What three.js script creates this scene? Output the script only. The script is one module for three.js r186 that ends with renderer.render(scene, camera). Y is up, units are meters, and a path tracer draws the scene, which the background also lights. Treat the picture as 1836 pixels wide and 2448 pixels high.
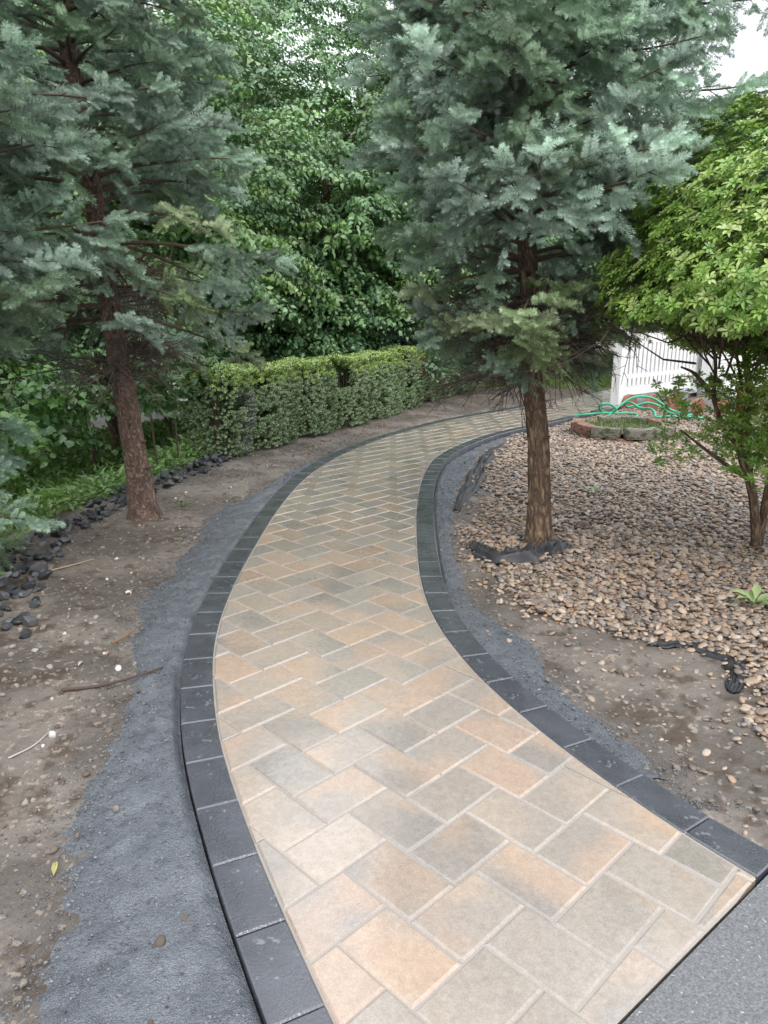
import * as THREE from 'three';
import { mergeGeometries, mergeVertices } from 'three/addons/utils/BufferGeometryUtils.js';

// ---------------------------------------------------------------- camera, sky, sun, exposure
const scene = new THREE.Scene();
const EYE = 1.5, FOC = 1767, PITCH = 15.2 * Math.PI / 180;
const camera = new THREE.PerspectiveCamera(2 * Math.atan(1224 / FOC) * 180 / Math.PI, 0.75, 0.05, 600);
camera.position.set(0, EYE, 0);
camera.rotation.set(-PITCH, 0, 0);
scene.add(camera);

const renderer = new THREE.WebGLRenderer({ antialias: true });
renderer.setSize(768, 1024);
renderer.toneMapping = THREE.LinearToneMapping;
renderer.toneMappingExposure = 1.95;
renderer.shadowMap.enabled = true;

{ // overcast sky: brighter overhead than at the horizon, as a closed cloud cover is
  const w = 64, h = 64, data = new Float32Array(w * h * 4);
  for (let j = 0; j < h; j++) for (let i = 0; i < w; i++) {
    const el = ((j + 0.5) / h - 0.5) * Math.PI, s = Math.max(0, Math.sin(el));
    const L = el > 0 ? 1.45 * (1 + 1.6 * s) / 2.6 : 0.3, k = (j * w + i) * 4;
    data[k] = L * 0.965; data[k + 1] = L * 1.0; data[k + 2] = L * 1.06; data[k + 3] = 1;
  }
  const sky = new THREE.DataTexture(data, w, h, THREE.RGBAFormat, THREE.FloatType);
  sky.mapping = THREE.EquirectangularReflectionMapping; sky.magFilter = THREE.LinearFilter; sky.minFilter = THREE.LinearFilter; sky.needsUpdate = true;
  scene.background = sky; scene.environment = sky;
}
const sun = new THREE.DirectionalLight(new THREE.Color(1, 0.96, 0.9), 1.0);
sun.position.set(3.5, 12, 5); sun.target.position.set(0, 0, -5); scene.add(sun, sun.target);
sun.castShadow = true; sun.shadow.radius = 40; sun.shadow.mapSize.set(2048, 2048);
Object.assign(sun.shadow.camera, { left: -15, right: 15, top: 15, bottom: -15, near: 0.5, far: 60 });

// ---------------------------------------------------------------- helpers
function rng(seed) { let s = seed | 0; return () => { s = (s + 0x6d2b79f5) | 0; let t = Math.imul(s ^ (s >>> 15), 1 | s); t = (t + Math.imul(t ^ (t >>> 7), 61 | t)) ^ t; return ((t ^ (t >>> 14)) >>> 0) / 4294967296; }; }
const hash = (x, y, s) => { let h = Math.imul(x, 374761393) ^ Math.imul(y, 668265263) ^ Math.imul(s, 1274126177); h = Math.imul(h ^ (h >>> 13), 1274126177); return ((h ^ (h >>> 16)) >>> 0) / 4294967296; };
function vn(x, y, s = 0, per = 0) {
  let xi = Math.floor(x), yi = Math.floor(y); const fx = x - xi, fy = y - yi, u = fx * fx * (3 - 2 * fx), v = fy * fy * (3 - 2 * fy);
  let x1 = xi + 1, y1 = yi + 1;
  if (per) { xi = ((xi % per) + per) % per; yi = ((yi % per) + per) % per; x1 = ((x1 % per) + per) % per; y1 = ((y1 % per) + per) % per; }
  const a = hash(xi, yi, s), b = hash(x1, yi, s), c = hash(xi, y1, s), d = hash(x1, y1, s);
  return a + (b - a) * u + (c - a) * v + (a - b - c + d) * u * v;
}
function fbm(x, y, oct = 4, s = 0, per = 0) { let r = 0, a = 0.5, t = 0; for (let i = 0; i < oct; i++) { r += a * vn(x, y, s + i * 17, per); t += a; x *= 2; y *= 2; per *= 2; a *= 0.5; } return r / t; }
const clamp = (x, a = 0, b = 1) => Math.min(b, Math.max(a, x));
const sstep = (a, b, x) => { const t = clamp((x - a) / (b - a)); return t * t * (3 - 2 * t); };
const lerp = (a, b, t) => a + (b - a) * t;
const V = (x, y, z) => new THREE.Vector3(x, y, z);
const P = (x, h, d) => new THREE.Vector3(x, h, -d);            // right, up, forward distance
const rgb = (r, g, b) => new THREE.Color().setRGB(r, g, b);
// a direction through a photo pixel, followed to forward distance d
function pix(px, py, d) { const u = (px - 918) / FOC, v = (py - 1224) / FOC, f = Math.cos(PITCH) - v * Math.sin(PITCH), y = -Math.sin(PITCH) - v * Math.cos(PITCH), t = d / f; return P(u * t, EYE + y * t, d); }
// where a pixel's ray meets the level h
function ground(px, py, h = 0) { const u = (px - 918) / FOC, v = (py - 1224) / FOC, f = Math.cos(PITCH) - v * Math.sin(PITCH), y = -Math.sin(PITCH) - v * Math.cos(PITCH), t = (EYE - h) / -y; return [u * t, f * t]; }

const used = {};
function numbered(n) { const k = used[n] = (used[n] ?? -1) + 1; return k ? n + '_' + String(k).padStart(3, '0') : n; }
function tag(o, label, category, group, kind) { if (label) o.userData.label = label; if (category) o.userData.category = category; if (group) o.userData.group = group; if (kind) o.userData.kind = kind; return o; }
function mesh(name, geo, mat, parent) { const m = new THREE.Mesh(geo, mat); m.name = parent ? name : numbered(name); m.castShadow = m.receiveShadow = true; (parent || scene).add(m); return m; }
function group(name, pos) { const g = new THREE.Group(); g.name = numbered(name); if (pos) g.position.copy(pos); scene.add(g); return g; }
function instanced(name, geo, mat, list, parent) {              // list of [Matrix4, Color]
  const m = new THREE.InstancedMesh(geo, mat, list.length); m.name = parent ? name : numbered(name); m.castShadow = m.receiveShadow = true;
  list.forEach(([mt, c], i) => { m.setMatrixAt(i, mt); if (c) m.setColorAt(i, c); });
  m.userData.kind = 'stuff'; (parent || scene).add(m); return m;
}
function makeTex(n, fn, srgb = true) {
  const d = new Uint8Array(n * n * 4);
  for (let j = 0; j < n; j++) for (let i = 0; i < n; i++) { const c = fn(i / n, j / n), k = (j * n + i) * 4; if (typeof c === 'number') { d[k] = d[k + 1] = d[k + 2] = clamp(c) * 255; } else { d[k] = clamp(c[0]) * 255; d[k + 1] = clamp(c[1]) * 255; d[k + 2] = clamp(c[2]) * 255; } d[k + 3] = 255; }
  const t = new THREE.DataTexture(d, n, n); t.wrapS = t.wrapT = THREE.RepeatWrapping; t.magFilter = THREE.LinearFilter; t.minFilter = THREE.LinearMipmapLinearFilter; t.generateMipmaps = true; if (srgb) t.colorSpace = THREE.SRGBColorSpace; t.needsUpdate = true; return t;
}
const mix3 = (a, b, t) => [lerp(a[0], b[0], t), lerp(a[1], b[1], t), lerp(a[2], b[2], t)];
const c255 = (r, g, b) => [r / 255, g / 255, b / 255];
function geoFrom(pos, uv, idx) { const g = new THREE.BufferGeometry(); g.setAttribute('position', new THREE.Float32BufferAttribute(pos, 3)); if (uv) g.setAttribute('uv', new THREE.Float32BufferAttribute(uv, 2)); if (idx) g.setIndex(idx); g.computeVertexNormals(); return g; }
// tapered tube along points; uv in metres (v along the length)
function tube(pts, radii, sides = 6, rough = 0, seed = 1, cap = true) {
  const pos = [], uv = [], idx = [], n = pts.length; let len = 0; let ref = V(0.31, 0.17, 0.93);
  const d0 = pts[n - 1].clone().sub(pts[0]).normalize(); if (Math.abs(d0.dot(ref)) > 0.9) ref = V(1, 0, 0);
  for (let i = 0; i < n; i++) {
    const t = pts[Math.min(n - 1, i + 1)].clone().sub(pts[Math.max(0, i - 1)]).normalize(), a = ref.clone().cross(t).normalize(), b = t.clone().cross(a);
    if (i) len += pts[i].distanceTo(pts[i - 1]);
    for (let k = 0; k <= sides; k++) {
      const th = k / sides * Math.PI * 2, kk = k % sides, r = radii[i] * (1 + rough * (fbm(kk * 0.9 + 5, len * 9, 3, seed) - 0.5) * 2);
      pos.push(pts[i].x + (a.x * Math.cos(th) + b.x * Math.sin(th)) * r, pts[i].y + (a.y * Math.cos(th) + b.y * Math.sin(th)) * r, pts[i].z + (a.z * Math.cos(th) + b.z * Math.sin(th)) * r);
      uv.push(k / sides * Math.max(0.05, Math.round(radii[0] * 6.283 * 4) / 4 || 0.25), len);
    }
  }
  for (let i = 0; i < n - 1; i++) for (let k = 0; k < sides; k++) { const a = i * (sides + 1) + k, b = a + sides + 1; idx.push(a, a + 1, b, b, a + 1, b + 1); }
  if (cap) for (const e of [0, n - 1]) { const c = pos.length / 3; pos.push(pts[e].x, pts[e].y, pts[e].z); uv.push(0, len); for (let k = 0; k < sides; k++) { const a = e * (sides + 1) + k; if (e) idx.push(a, a + 1, c); else idx.push(a + 1, a, c); } }
  return geoFrom(pos, uv, idx);
}
function smoothPts(pts, n) { return new THREE.CatmullRomCurve3(pts, false, 'centripetal').getSpacedPoints(n); }
// x as a smooth function of d from measured [x, d] pairs
function edgeFn(list, blur = 0.22) {
  const lo = list[0][1] - 1, hi = list[list.length - 1][1] + 1, st = 0.05, N = Math.round((hi - lo) / st) + 1, raw = [];
  for (let i = 0; i < N; i++) {
    const d = lo + i * st; let k = 0; while (k < list.length - 2 && list[k + 1][1] < d) k++;
    const [x0, d0] = list[k], [x1, d1] = list[k + 1]; raw.push(x0 + (x1 - x0) * (d - d0) / (d1 - d0));
  }
  let a = raw; const r = Math.round(blur / st);
  for (let p = 0; p < 2; p++) a = a.map((_, i) => { let s = 0, c = 0; for (let k = -r; k <= r; k++) { const j = i + k; s += j < 0 ? a[0] + (a[0] - a[1]) * -j : j >= N ? a[N - 1] + (a[N - 1] - a[N - 2]) * (j - N + 1) : a[j]; c++; } return s / c; });
  return (d) => { const f = (d - lo) / st, i = clamp(Math.floor(f), 0, N - 2); return a[i] + (a[i + 1] - a[i]) * (f - i); };
}

// ---------------------------------------------------------------- plan of the place (x right, d forward, metres)
const xL = edgeFn([[0.38, 0.3], [0.05, 0.95], [-0.106, 1.265], [-0.182, 1.419], [-0.263, 1.573], [-0.367, 1.804], [-0.453, 2.01], [-0.528, 2.182], [-0.601, 2.377], [-0.672, 2.623], [-0.771, 3.029], [-0.82, 3.357], [-0.85, 3.84], [-0.855, 4.265], [-0.852, 4.683], [-0.84, 5.436], [-0.795, 6.18], [-0.72, 6.833], [-0.607, 7.367], [-0.451, 7.937], [-0.251, 8.429], [0, 9.014], [0.186, 9.304], [0.524, 9.9], [1.09, 10.7], [1.6, 11.25], [2.02, 11.7], [2.72, 12.64], [4.57, 14.89], [6.6, 17], [10, 20]]);
const xR = edgeFn([[1.8, 0.8], [1.36, 1.3], [1.022, 1.687], [0.879, 1.882], [0.738, 2.124], [0.64, 2.305], [0.563, 2.456], [0.495, 2.623], [0.402, 2.834], [0.325, 3.123], [0.28, 3.279], [0.223, 3.675], [0.206, 4.138], [0.216, 4.729], [0.245, 5.496], [0.303, 6.272], [0.376, 6.907], [0.492, 7.563], [0.686, 8.137], [0.948, 8.683], [1.295, 9.271], [1.778, 9.864], [2.248, 10.37], [2.747, 10.97], [3.511, 11.91], [4.5, 13], [6.8, 15], [9.5, 17]], 0.15);
const DRV = (x) => 1.687 + (x - 1.022) * 0.819;                 // near this line the asphalt begins
const BORDER = 0.135, FAR = 16.5;
const slopeOf = (f, d) => (f(d + 0.05) - f(d - 0.05)) / 0.1;
const offL = (x, d) => (xL(d) - x) / Math.hypot(1, slopeOf(xL, d));   // distance outside the left edge
const offR = (x, d) => (x - xR(d)) / Math.hypot(1, slopeOf(xR, d));
const dustL = edgeFn([[-0.86, 0.8], [-0.85, 1.28], [-0.84, 1.37], [-0.84, 1.63], [-0.94, 1.79], [-0.93, 1.93], [-1.01, 2.12], [-0.96, 2.29], [-0.99, 2.51], [-1.01, 2.75], [-1.13, 3.07], [-1.27, 3.53], [-1.33, 3.82], [-1.32, 4.12], [-1.3, 4.55], [-1.29, 5.07], [-1.33, 5.8], [-1.05, 6.36], [-0.89, 7.2], [-0.63, 8.0], [-0.35, 8.7], [0, 9.4]], 0.08);
const dustR = edgeFn([[1.15, 1.8], [1.0, 2.1], [1.0, 2.4], [0.86, 2.54], [0.84, 2.67], [0.74, 2.79], [0.74, 3.13], [0.71, 3.36], [0.52, 3.66], [0.44, 4.12], [0.44, 4.74], [0.5, 5.36], [0.62, 6.38], [0.81, 7.06], [1.13, 8.28], [1.71, 9.41], [2.2, 10.05]], 0.08);
const rowX = edgeFn([[-1.7, 2.6], [-2.0, 3.5], [-2.25, 4.2], [-2.3, 5.0], [-2.2, 5.8], [-2.1, 6.3], [-1.9, 6.8], [-1.8, 7.2], [-1.78, 7.7], [-1.6, 8.6], [-1.1, 9.8], [-0.3, 11.3], [0.6, 13.2], [1.6, 15.2]], 0.2);   // crest of the stone row, then the back of the hedge
const Ht = (x, d) => {                                           // ground level
  const l = offL(x, d), r = offR(x, d), dr = (x > -0.6 || d < 0.9) ? (d - DRV(x)) * 0.774 : 1;
  let h = -0.03 + (fbm(x * 1.3 + 40, d * 1.3, 3, 5) - 0.5) * 0.05 + (fbm(x * 9, d * 9, 3, 8) - 0.5) * 0.016 + (vn(x * 29, d * 29, 3) - 0.5) * 0.011;
  if (l > 0) { h += 0.03 * sstep(0.5, 1.2, l); const s = rowX(d) - x; h -= sstep(0.05, 1.6, s) * 0.45 + sstep(1, 14, s) * 1.3; }
  if (r > 0) h += -0.032 + 0.02 * sstep(0.4, 2, r);
  const cover = Math.max(1 - sstep(BORDER - 0.01, BORDER + 0.03, l), 0) * Math.max(1 - sstep(BORDER - 0.01, BORDER + 0.03, r), 0);
  h = lerp(h, -0.1, cover * (d < FAR + 2 ? 1 : 0));
  h = lerp(h, -0.1, 1 - sstep(-0.02, 0.05, dr));
  return h;
};

// ---------------------------------------------------------------- materials
const grain = makeTex(512, (u, v) => 0.55 * fbm(u * 64, v * 64, 3, 3, 64) + 0.45 * vn(u * 256, v * 256, 9, 256), false);
const paverMap = makeTex(1024, (u, v) => {                       // 2.4 m: colour blend cast into the concrete
  const n = fbm(u * 6, v * 6, 3, 21, 6), m = fbm(u * 5, v * 5, 3, 44, 5), o = fbm(u * 6, v * 6, 3, 77, 6);
  let c = mix3(c255(150, 141, 132), c255(161, 148, 135), sstep(0.38, 0.62, n));
  c = mix3(c, c255(134, 128, 122), sstep(0.52, 0.7, m) * 0.8); c = mix3(c, c255(177, 150, 129), sstep(0.57, 0.76, o) * 0.6);
  const g = (fbm(u * 160, v * 160, 3, 5, 160) - 0.5) * 0.07 + (hash(u * 1024 | 0, v * 1024 | 0, 4) - 0.5) * 0.08; return [c[0] + g, c[1] + g, c[2] + g];
});
const wetRough = makeTex(512, (u, v) => 0.18 + 0.26 * sstep(0.3, 0.7, fbm(u * 6, v * 6, 4, 61, 6)) + (vn(u * 128, v * 128, 2, 128) - 0.5) * 0.12, false);
const paverMat = new THREE.MeshPhysicalMaterial({ map: paverMap, roughness: 1, roughnessMap: wetRough, bumpMap: grain, bumpScale: 0.0012, clearcoat: 1, clearcoatRoughness: 0.12 });   // damp after rain
const charcoalMap = makeTex(512, (u, v) => {
  const n = fbm(u * 8, v * 8, 4, 31, 8); let c = mix3(c255(62, 64, 70), c255(84, 86, 93), n);
  const s = sstep(0.70, 0.78, fbm(u * 34, v * 34, 3, 15, 34)) * sstep(0.5, 0.62, fbm(u * 5, v * 5, 2, 12, 5)); c = mix3(c, c255(140, 142, 147), s * 0.55);
  const g = (hash(u * 512 | 0, v * 512 | 0, 3) - 0.5) * 0.06; return [c[0] + g, c[1] + g, c[2] + g];
});
const borderMat = new THREE.MeshPhysicalMaterial({ map: charcoalMap, roughness: 1, roughnessMap: wetRough, bumpMap: grain, bumpScale: 0.0018, clearcoat: 0.9, clearcoatRoughness: 0.16 });
const sandMat = new THREE.MeshStandardMaterial({ color: rgb(0.31, 0.283, 0.255), roughness: 0.9, bumpMap: grain, bumpScale: 0.002 });
const soilMap = makeTex(1024, (u, v) => {                        // 2 m
  const n = fbm(u * 6, v * 6, 5, 51, 6), m = fbm(u * 24, v * 24, 4, 52, 24), f = fbm(u * 96, v * 96, 2, 53, 96);
  let c = mix3(c255(88, 81, 75), c255(115, 107, 100), sstep(0.3, 0.7, n)); c = mix3(c, c255(70, 58, 48), sstep(0.55, 0.75, m) * 0.7); c = mix3(c, c255(160, 148, 134), sstep(0.68, 0.8, f) * 0.6);
  const g = (hash(u * 1024 | 0, v * 1024 | 0, 6) - 0.5) * 0.1; return [c[0] + g, c[1] + g, c[2] + g];
});
const soilBump = makeTex(512, (u, v) => fbm(u * 24, v * 24, 5, 91, 24), false);
const soilMat = new THREE.MeshStandardMaterial({ map: soilMap, roughness: 0.62, bumpMap: soilBump, bumpScale: 0.02 });
const dustMap = makeTex(512, (u, v) => {
  const n = fbm(u * 5, v * 5, 4, 71, 5), m = fbm(u * 20, v * 20, 3, 72, 20); let c = mix3(c255(84, 88, 94), c255(110, 114, 120), n); c = mix3(c, c255(66, 69, 75), sstep(0.5, 0.8, m) * 0.4);
  const g = (hash(u * 512 | 0, v * 512 | 0, 16) - 0.5) * 0.26; return [c[0] + g, c[1] + g, c[2] + g];
});
const dustMat = new THREE.MeshStandardMaterial({ map: dustMap, roughness: 0.32, bumpMap: grain, bumpScale: 0.005 });
const asphaltMap = makeTex(512, (u, v) => { const n = hash(u * 512 | 0, v * 512 | 0, 26), m = vn(u * 200, v * 200, 4, 200), s = 0.3 + 0.1 * m + 0.1 * n + 0.28 * sstep(0.9, 0.97, vn(u * 150, v * 150, 8, 150)); return [s, s * 1.01, s * 1.03]; });
const asphaltMat = new THREE.MeshStandardMaterial({ map: asphaltMap, roughness: 0.55, bumpMap: grain, bumpScale: 0.003 });
function barkMaps(seed, dark, light, fx, fy, ridges) {
  const f = (u, v) => { const w = fbm(u * 4, v * 4, 3, seed + 5, 4) * 2; const a = Math.abs(fbm(u * fx + w, v * fy, 4, seed, 0) - 0.5) * 2; return clamp(a * ridges + 0.35 * fbm(u * 32, v * 16, 3, seed + 2, 0)); };
  return [makeTex(512, (u, v) => { const h = f(u, v), n = fbm(u * 8, v * 8, 3, seed + 9, 8); const c = mix3(dark, light, clamp(h * 0.9 + (n - 0.5) * 0.5)); const g = (hash(u * 512 | 0, v * 512 | 0, 36) - 0.5) * 0.08; return [c[0] + g, c[1] + g, c[2] + g]; }), makeTex(512, f, false)];
}
const [barkAmap, barkAbump] = barkMaps(101, c255(66, 52, 42), c255(158, 132, 106), 24, 12, 1.4);
const barkMat = new THREE.MeshStandardMaterial({ map: barkAmap, roughness: 0.9, bumpMap: barkAbump, bumpScale: 0.016 });
const [barkBmap, barkBbump] = barkMaps(151, c255(66, 51, 44), c255(146, 122, 108), 30, 30, 1.3);
const barkPinkMat = new THREE.MeshStandardMaterial({ map: barkBmap, roughness: 0.85, bumpMap: barkBbump, bumpScale: 0.008 });
const twigMat = new THREE.MeshStandardMaterial({ color: rgb(0.10, 0.075, 0.05), roughness: 0.9 });
const deadTwigMat = new THREE.MeshStandardMaterial({ color: rgb(0.095, 0.074, 0.058), roughness: 0.95 });
const needleMat = new THREE.MeshPhysicalMaterial({ color: 0xffffff, roughness: 0.55 });
const leafMat = new THREE.MeshPhysicalMaterial({ color: 0xffffff, roughness: 0.36, transmission: 0.48, thickness: 0 });
const boxLeafMat = new THREE.MeshPhysicalMaterial({ color: 0xffffff, roughness: 0.5, transmission: 0.25, thickness: 0 });

// ---------------------------------------------------------------- ground, driveway
{
  const steps = (lo, a, b, hi, fine) => { const r = []; let s = fine; for (let x = a; x > lo; x -= s) { r.unshift(x); s *= 1.13; } r.unshift(lo); s = fine; for (let x = a + fine; x < b; x += fine) r.push(x); for (let x = b; x < hi; x += s) { r.push(x); s *= 1.13; } r.push(hi); return r; };
  const xs = steps(-160, -3.2, 3.4, 160, 0.035), ds = steps(-160, 0.8, 8.5, 220, 0.035), pos = [], uv = [], idx = [];
  for (const d of ds) for (const x of xs) { pos.push(x, Ht(x, d), -d); uv.push(x / 2, d / 2); }
  const n = xs.length; for (let j = 0; j < ds.length - 1; j++) for (let i = 0; i < n - 1; i++) { const a = j * n + i; idx.push(a, a + 1, a + n, a + n, a + 1, a + n + 1); }
  tag(mesh('ground', geoFrom(pos, uv, idx), soilMat), 'bare brown soil ground around the path', 'ground', null, 'structure');
}
{ // asphalt driveway, its edge butting the path
  const a = [0.02, DRV(0.02)], b = [9, DRV(9)], pos = [], uv = [], idx = [], n = 24;
  for (let i = 0; i <= n; i++) { const t = i / n, x = lerp(-2.5, 9, t), d = DRV(x) - 0.004; for (const [ex, ed, y] of [[0, 0, -0.08], [0, 0, -0.014], [6, -7.3, -0.014]]) { pos.push(x + ex, y, -(d + ed)); uv.push((x + ex) / 0.9, (d + ed) / 0.9); } }
  for (let i = 0; i < n; i++) for (let k = 0; k < 2; k++) { const q = i * 3 + k; idx.push(q, q + 1, q + 3, q + 3, q + 1, q + 4); }
  tag(mesh('driveway', geoFrom(pos, uv, idx).toNonIndexed(), asphaltMat), 'grey asphalt driveway meeting the end of the path', 'driveway', null, 'structure').geometry.computeVertexNormals();
}

// ---------------------------------------------------------------- paver path
const path = group('paver_path'); tag(path, 'winding herringbone path of tan and grey pavers with charcoal border', 'path', null, 'structure');
const polyArea = (p) => { let a = 0; for (let i = 0; i < p.length; i++) { const q = p[(i + 1) % p.length]; a += p[i][0] * q[1] - q[0] * p[i][1]; } return a / 2; };
function clipHalf(p, nx, nd, c) { const r = []; for (let i = 0; i < p.length; i++) { const a = p[i], b = p[(i + 1) % p.length], da = nx * a[0] + nd * a[1] - c, db = nx * b[0] + nd * b[1] - c; if (da >= 0) r.push(a); if (da * db < 0) { const t = da / (da - db); r.push([lerp(a[0], b[0], t), lerp(a[1], b[1], t)]); } } return r; }
function tidy(p) { let r = p.filter((a, i) => { const b = p[(i + 1) % p.length]; return Math.hypot(a[0] - b[0], a[1] - b[1]) > 0.006; }); return r.filter((b, i) => { const a = r[(i + r.length - 1) % r.length], c = r[(i + 1) % r.length]; const u = Math.atan2(b[1] - a[1], b[0] - a[0]), v = Math.atan2(c[1] - b[1], c[0] - b[0]); return Math.abs(Math.sin(u - v)) > 0.03; }); }
function inset(p, g) { const n = p.length, L = []; for (let i = 0; i < n; i++) { const a = p[i], b = p[(i + 1) % n], l = Math.hypot(b[0] - a[0], b[1] - a[1]), nx = -(b[1] - a[1]) / l, ny = (b[0] - a[0]) / l; L.push([nx, ny, nx * a[0] + ny * a[1] + g]); } const r = []; for (let i = 0; i < n; i++) { const A = L[(i + n - 1) % n], B = L[i], det = A[0] * B[1] - A[1] * B[0]; if (Math.abs(det) < 1e-4) return null; r.push([(A[2] * B[1] - A[1] * B[2]) / det, (A[0] * B[2] - A[2] * B[0]) / det]); } return r; }
function prism2(p, t, b, u, k) { return prism(p, t, b, u, k) || prism(p, t, b * 0.4, u, k) || prism(p, t, b * 0.12, u, k); }
function prism(poly, thick, bevel, uvf, tilt) {                  // bevelled slab with its top at 0, poly anticlockwise in (x, d)
  const outer = inset(poly, 0.0018), top = outer && inset(outer, bevel); if (!top || polyArea(top) < 5e-5 || top.some((q, i) => Math.hypot(q[0] - poly[i][0], q[1] - poly[i][1]) > 0.035)) return null;
  const cx = top.reduce((s, q) => s + q[0], 0) / top.length, cd = top.reduce((s, q) => s + q[1], 0) / top.length, pos = [], uv = [], y = (x, d) => tilt[0] + tilt[1] * (x - cx) + tilt[2] * (d - cd);
  const put = (q, h) => { pos.push(q[0], h + y(q[0], q[1]), -q[1]); const t = uvf(q[0] - cx, q[1] - cd); uv.push(t[0], t[1] + (h < -0.01 ? 0.01 : 0)); };
  for (let i = 0; i < top.length; i++) {
    const j = (i + 1) % top.length; put([cx, cd], 0); put(top[i], 0); put(top[j], 0);
    for (const [lo, hl, up, hu] of [[outer, -bevel * 0.8, top, 0], [outer, -thick, outer, -bevel * 0.8]]) { put(lo[i], hl); put(lo[j], hl); put(up[j], hu); put(lo[i], hl); put(up[j], hu); put(up[i], hu); }
  }
  return geoFrom(pos, uv);
}
{
  const R = rng(11), outline = [];
  let dn = 0.6; while (xL(dn) > 1.022 + (dn - 1.687) / 0.819 && dn < 2) dn += 0.01;
  for (let d = FAR; d > dn; d -= 0.06) outline.push([xL(d), d]); outline.push([xL(dn), dn]);
  let dr = 1.4; while (dr < DRV(xR(dr))) dr += 0.005; outline.push([xR(dr), dr]); for (let d = dr + 0.03; d < FAR; d += 0.06) outline.push([xR(d), d]);
  if (polyArea(outline) < 0) outline.reverse();
  // joint sand just below the paver tops
  const sp = [], si = []; for (let d = dn; d <= FAR; d += 0.1) { const l = xL(d) - 0.02, r = Math.min(xR(d) + 0.02, 1.022 + (d - 1.687) / 0.819); sp.push(l, -0.0055, -d, Math.max(l, r), -0.0055, -d); }
  for (let i = 0; i < sp.length / 3 - 3; i += 2) si.push(i, i + 1, i + 2, i + 2, i + 1, i + 3);
  const suv = []; for (let i = 0; i < sp.length; i += 3) suv.push(sp[i] / 0.4, sp[i + 2] / 0.4);
  mesh('joint_sand', geoFrom(sp, suv, si), sandMat, path);
  // herringbone: bricks L x W along a (right-forward) and b (left-forward)
  const L = 0.256, W = 0.175, rot = 0.6 * Math.PI / 180, c = Math.cos(Math.PI / 4 - rot), s = Math.sin(Math.PI / 4 - rot), toX = (a, b) => [a * c - b * s, a * s + b * c], all = [];
  const o0 = toX(0, 0), A0 = 1.379 + 0.004, B0 = 0.631 - 0.004;
  for (let i = -20; i < 75; i++) for (let j = -40; j < 40; j++) for (const kind of [0, 1]) {
    const oa = A0 + i * W + j * L, ob = B0 + i * W - j * L, r = kind ? [oa - W, ob, oa, ob + L] : [oa, ob, oa + L, ob + W];
    const cc = toX((r[0] + r[2]) / 2, (r[1] + r[3]) / 2); if (cc[1] < 0.5 || cc[1] > FAR || cc[0] < xL(cc[1]) - 0.5 || cc[0] > xR(cc[1]) + 0.5) continue;
    let p = outline; // keep the side of each brick edge
    const ex = [c, s], ey = [-s, c]; p = clipHalf(p, ex[0], ex[1], r[0]); p = clipHalf(p, -ex[0], -ex[1], -r[2]); p = clipHalf(p, ey[0], ey[1], r[1]); p = clipHalf(p, -ey[0], -ey[1], -r[3]);
    if (p.length < 3) continue; p = tidy(p); if (p.length < 3 || polyArea(p) < 0.0002) continue;
    all.push([cc, p]);
  }
  all.sort((a, b) => Math.hypot(...a[0]) - Math.hypot(...b[0]));
  const far = [];
  for (const [cc, p] of all) {
    const th = [0, 1, 2, 3][R() * 4 | 0] * Math.PI / 2 + R() * 0.4, u0 = R(), v0 = R(), ct = Math.cos(th) / 2.4, st = Math.sin(th) / 2.4;
    const g = prism2(p, 0.06, 0.0075, (x, d) => [u0 + x * ct - d * st, v0 + x * st + d * ct], [(R() - 0.5) * 0.0032, (R() - 0.5) * 0.016, (R() - 0.5) * 0.016]); if (!g) continue;
    if (path.children.filter((o) => o.name === 'paver').length < 300) mesh('paver', g, paverMat, path); else far.push(g);
  }
  if (far.length) mesh('paver_field', mergeGeometries(far), paverMat, path).userData.kind = 'stuff';
  console.log('pavers', path.children.length, 'far', far.length);
  // dark border pavers, laid end to end along each side
  for (const side of [-1, 1]) {
    const f = side < 0 ? xL : xR, pts = []; for (let d = side < 0 ? dn - 0.02 : dr; d < FAR; d += 0.02) pts.push([f(d), d]);
    let acc = 0, start = 0, want = 0.2; const cuts = [0];
    for (let i = 1; i < pts.length; i++) {
      acc += Math.hypot(pts[i][0] - pts[i - 1][0], pts[i][1] - pts[i - 1][1]);
      if (acc > want) { cuts.push(i); acc = 0; const d = pts[i][1]; want = side > 0 && d > 4.2 && d < 9 ? 0.15 + R() * 0.07 : 0.25; }
    }
    const nrm = (i) => { const a = pts[Math.max(0, i - 3)], b = pts[Math.min(pts.length - 1, i + 3)], l = Math.hypot(b[0] - a[0], b[1] - a[1]); return [(b[1] - a[1]) / l * side, -(b[0] - a[0]) / l * side]; };
    for (let k = 0; k < cuts.length - 1; k++) {
      const i0 = cuts[k], i1 = cuts[k + 1], im = (i0 + i1) >> 1, q = []; for (const i of [i0, im, i1]) q.push(pts[i].map((v, m) => v + nrm(i)[m] * 0.002)); for (const i of [i1, im, i0]) q.push(pts[i].map((v, m) => v + nrm(i)[m] * BORDER));
      let poly = q; if (pts[i0][1] < 2.2) poly = clipHalf(poly, -0.634, 0.774, 0.774 * (DRV(0)) + 0.003); if (poly.length < 3) continue; if (polyArea(poly) < 0) poly = poly.slice().reverse();
      const u0 = R(), v0 = R(), g = prism(poly, 0.085, 0.005, (x, d) => [u0 + x / 0.6, v0 + d / 0.6], [0.002 + (R() - 0.5) * 0.003, (R() - 0.5) * 0.015, (R() - 0.5) * 0.015]); if (g) mesh('border_paver', g, borderMat, path);
    }
  }
}

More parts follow.
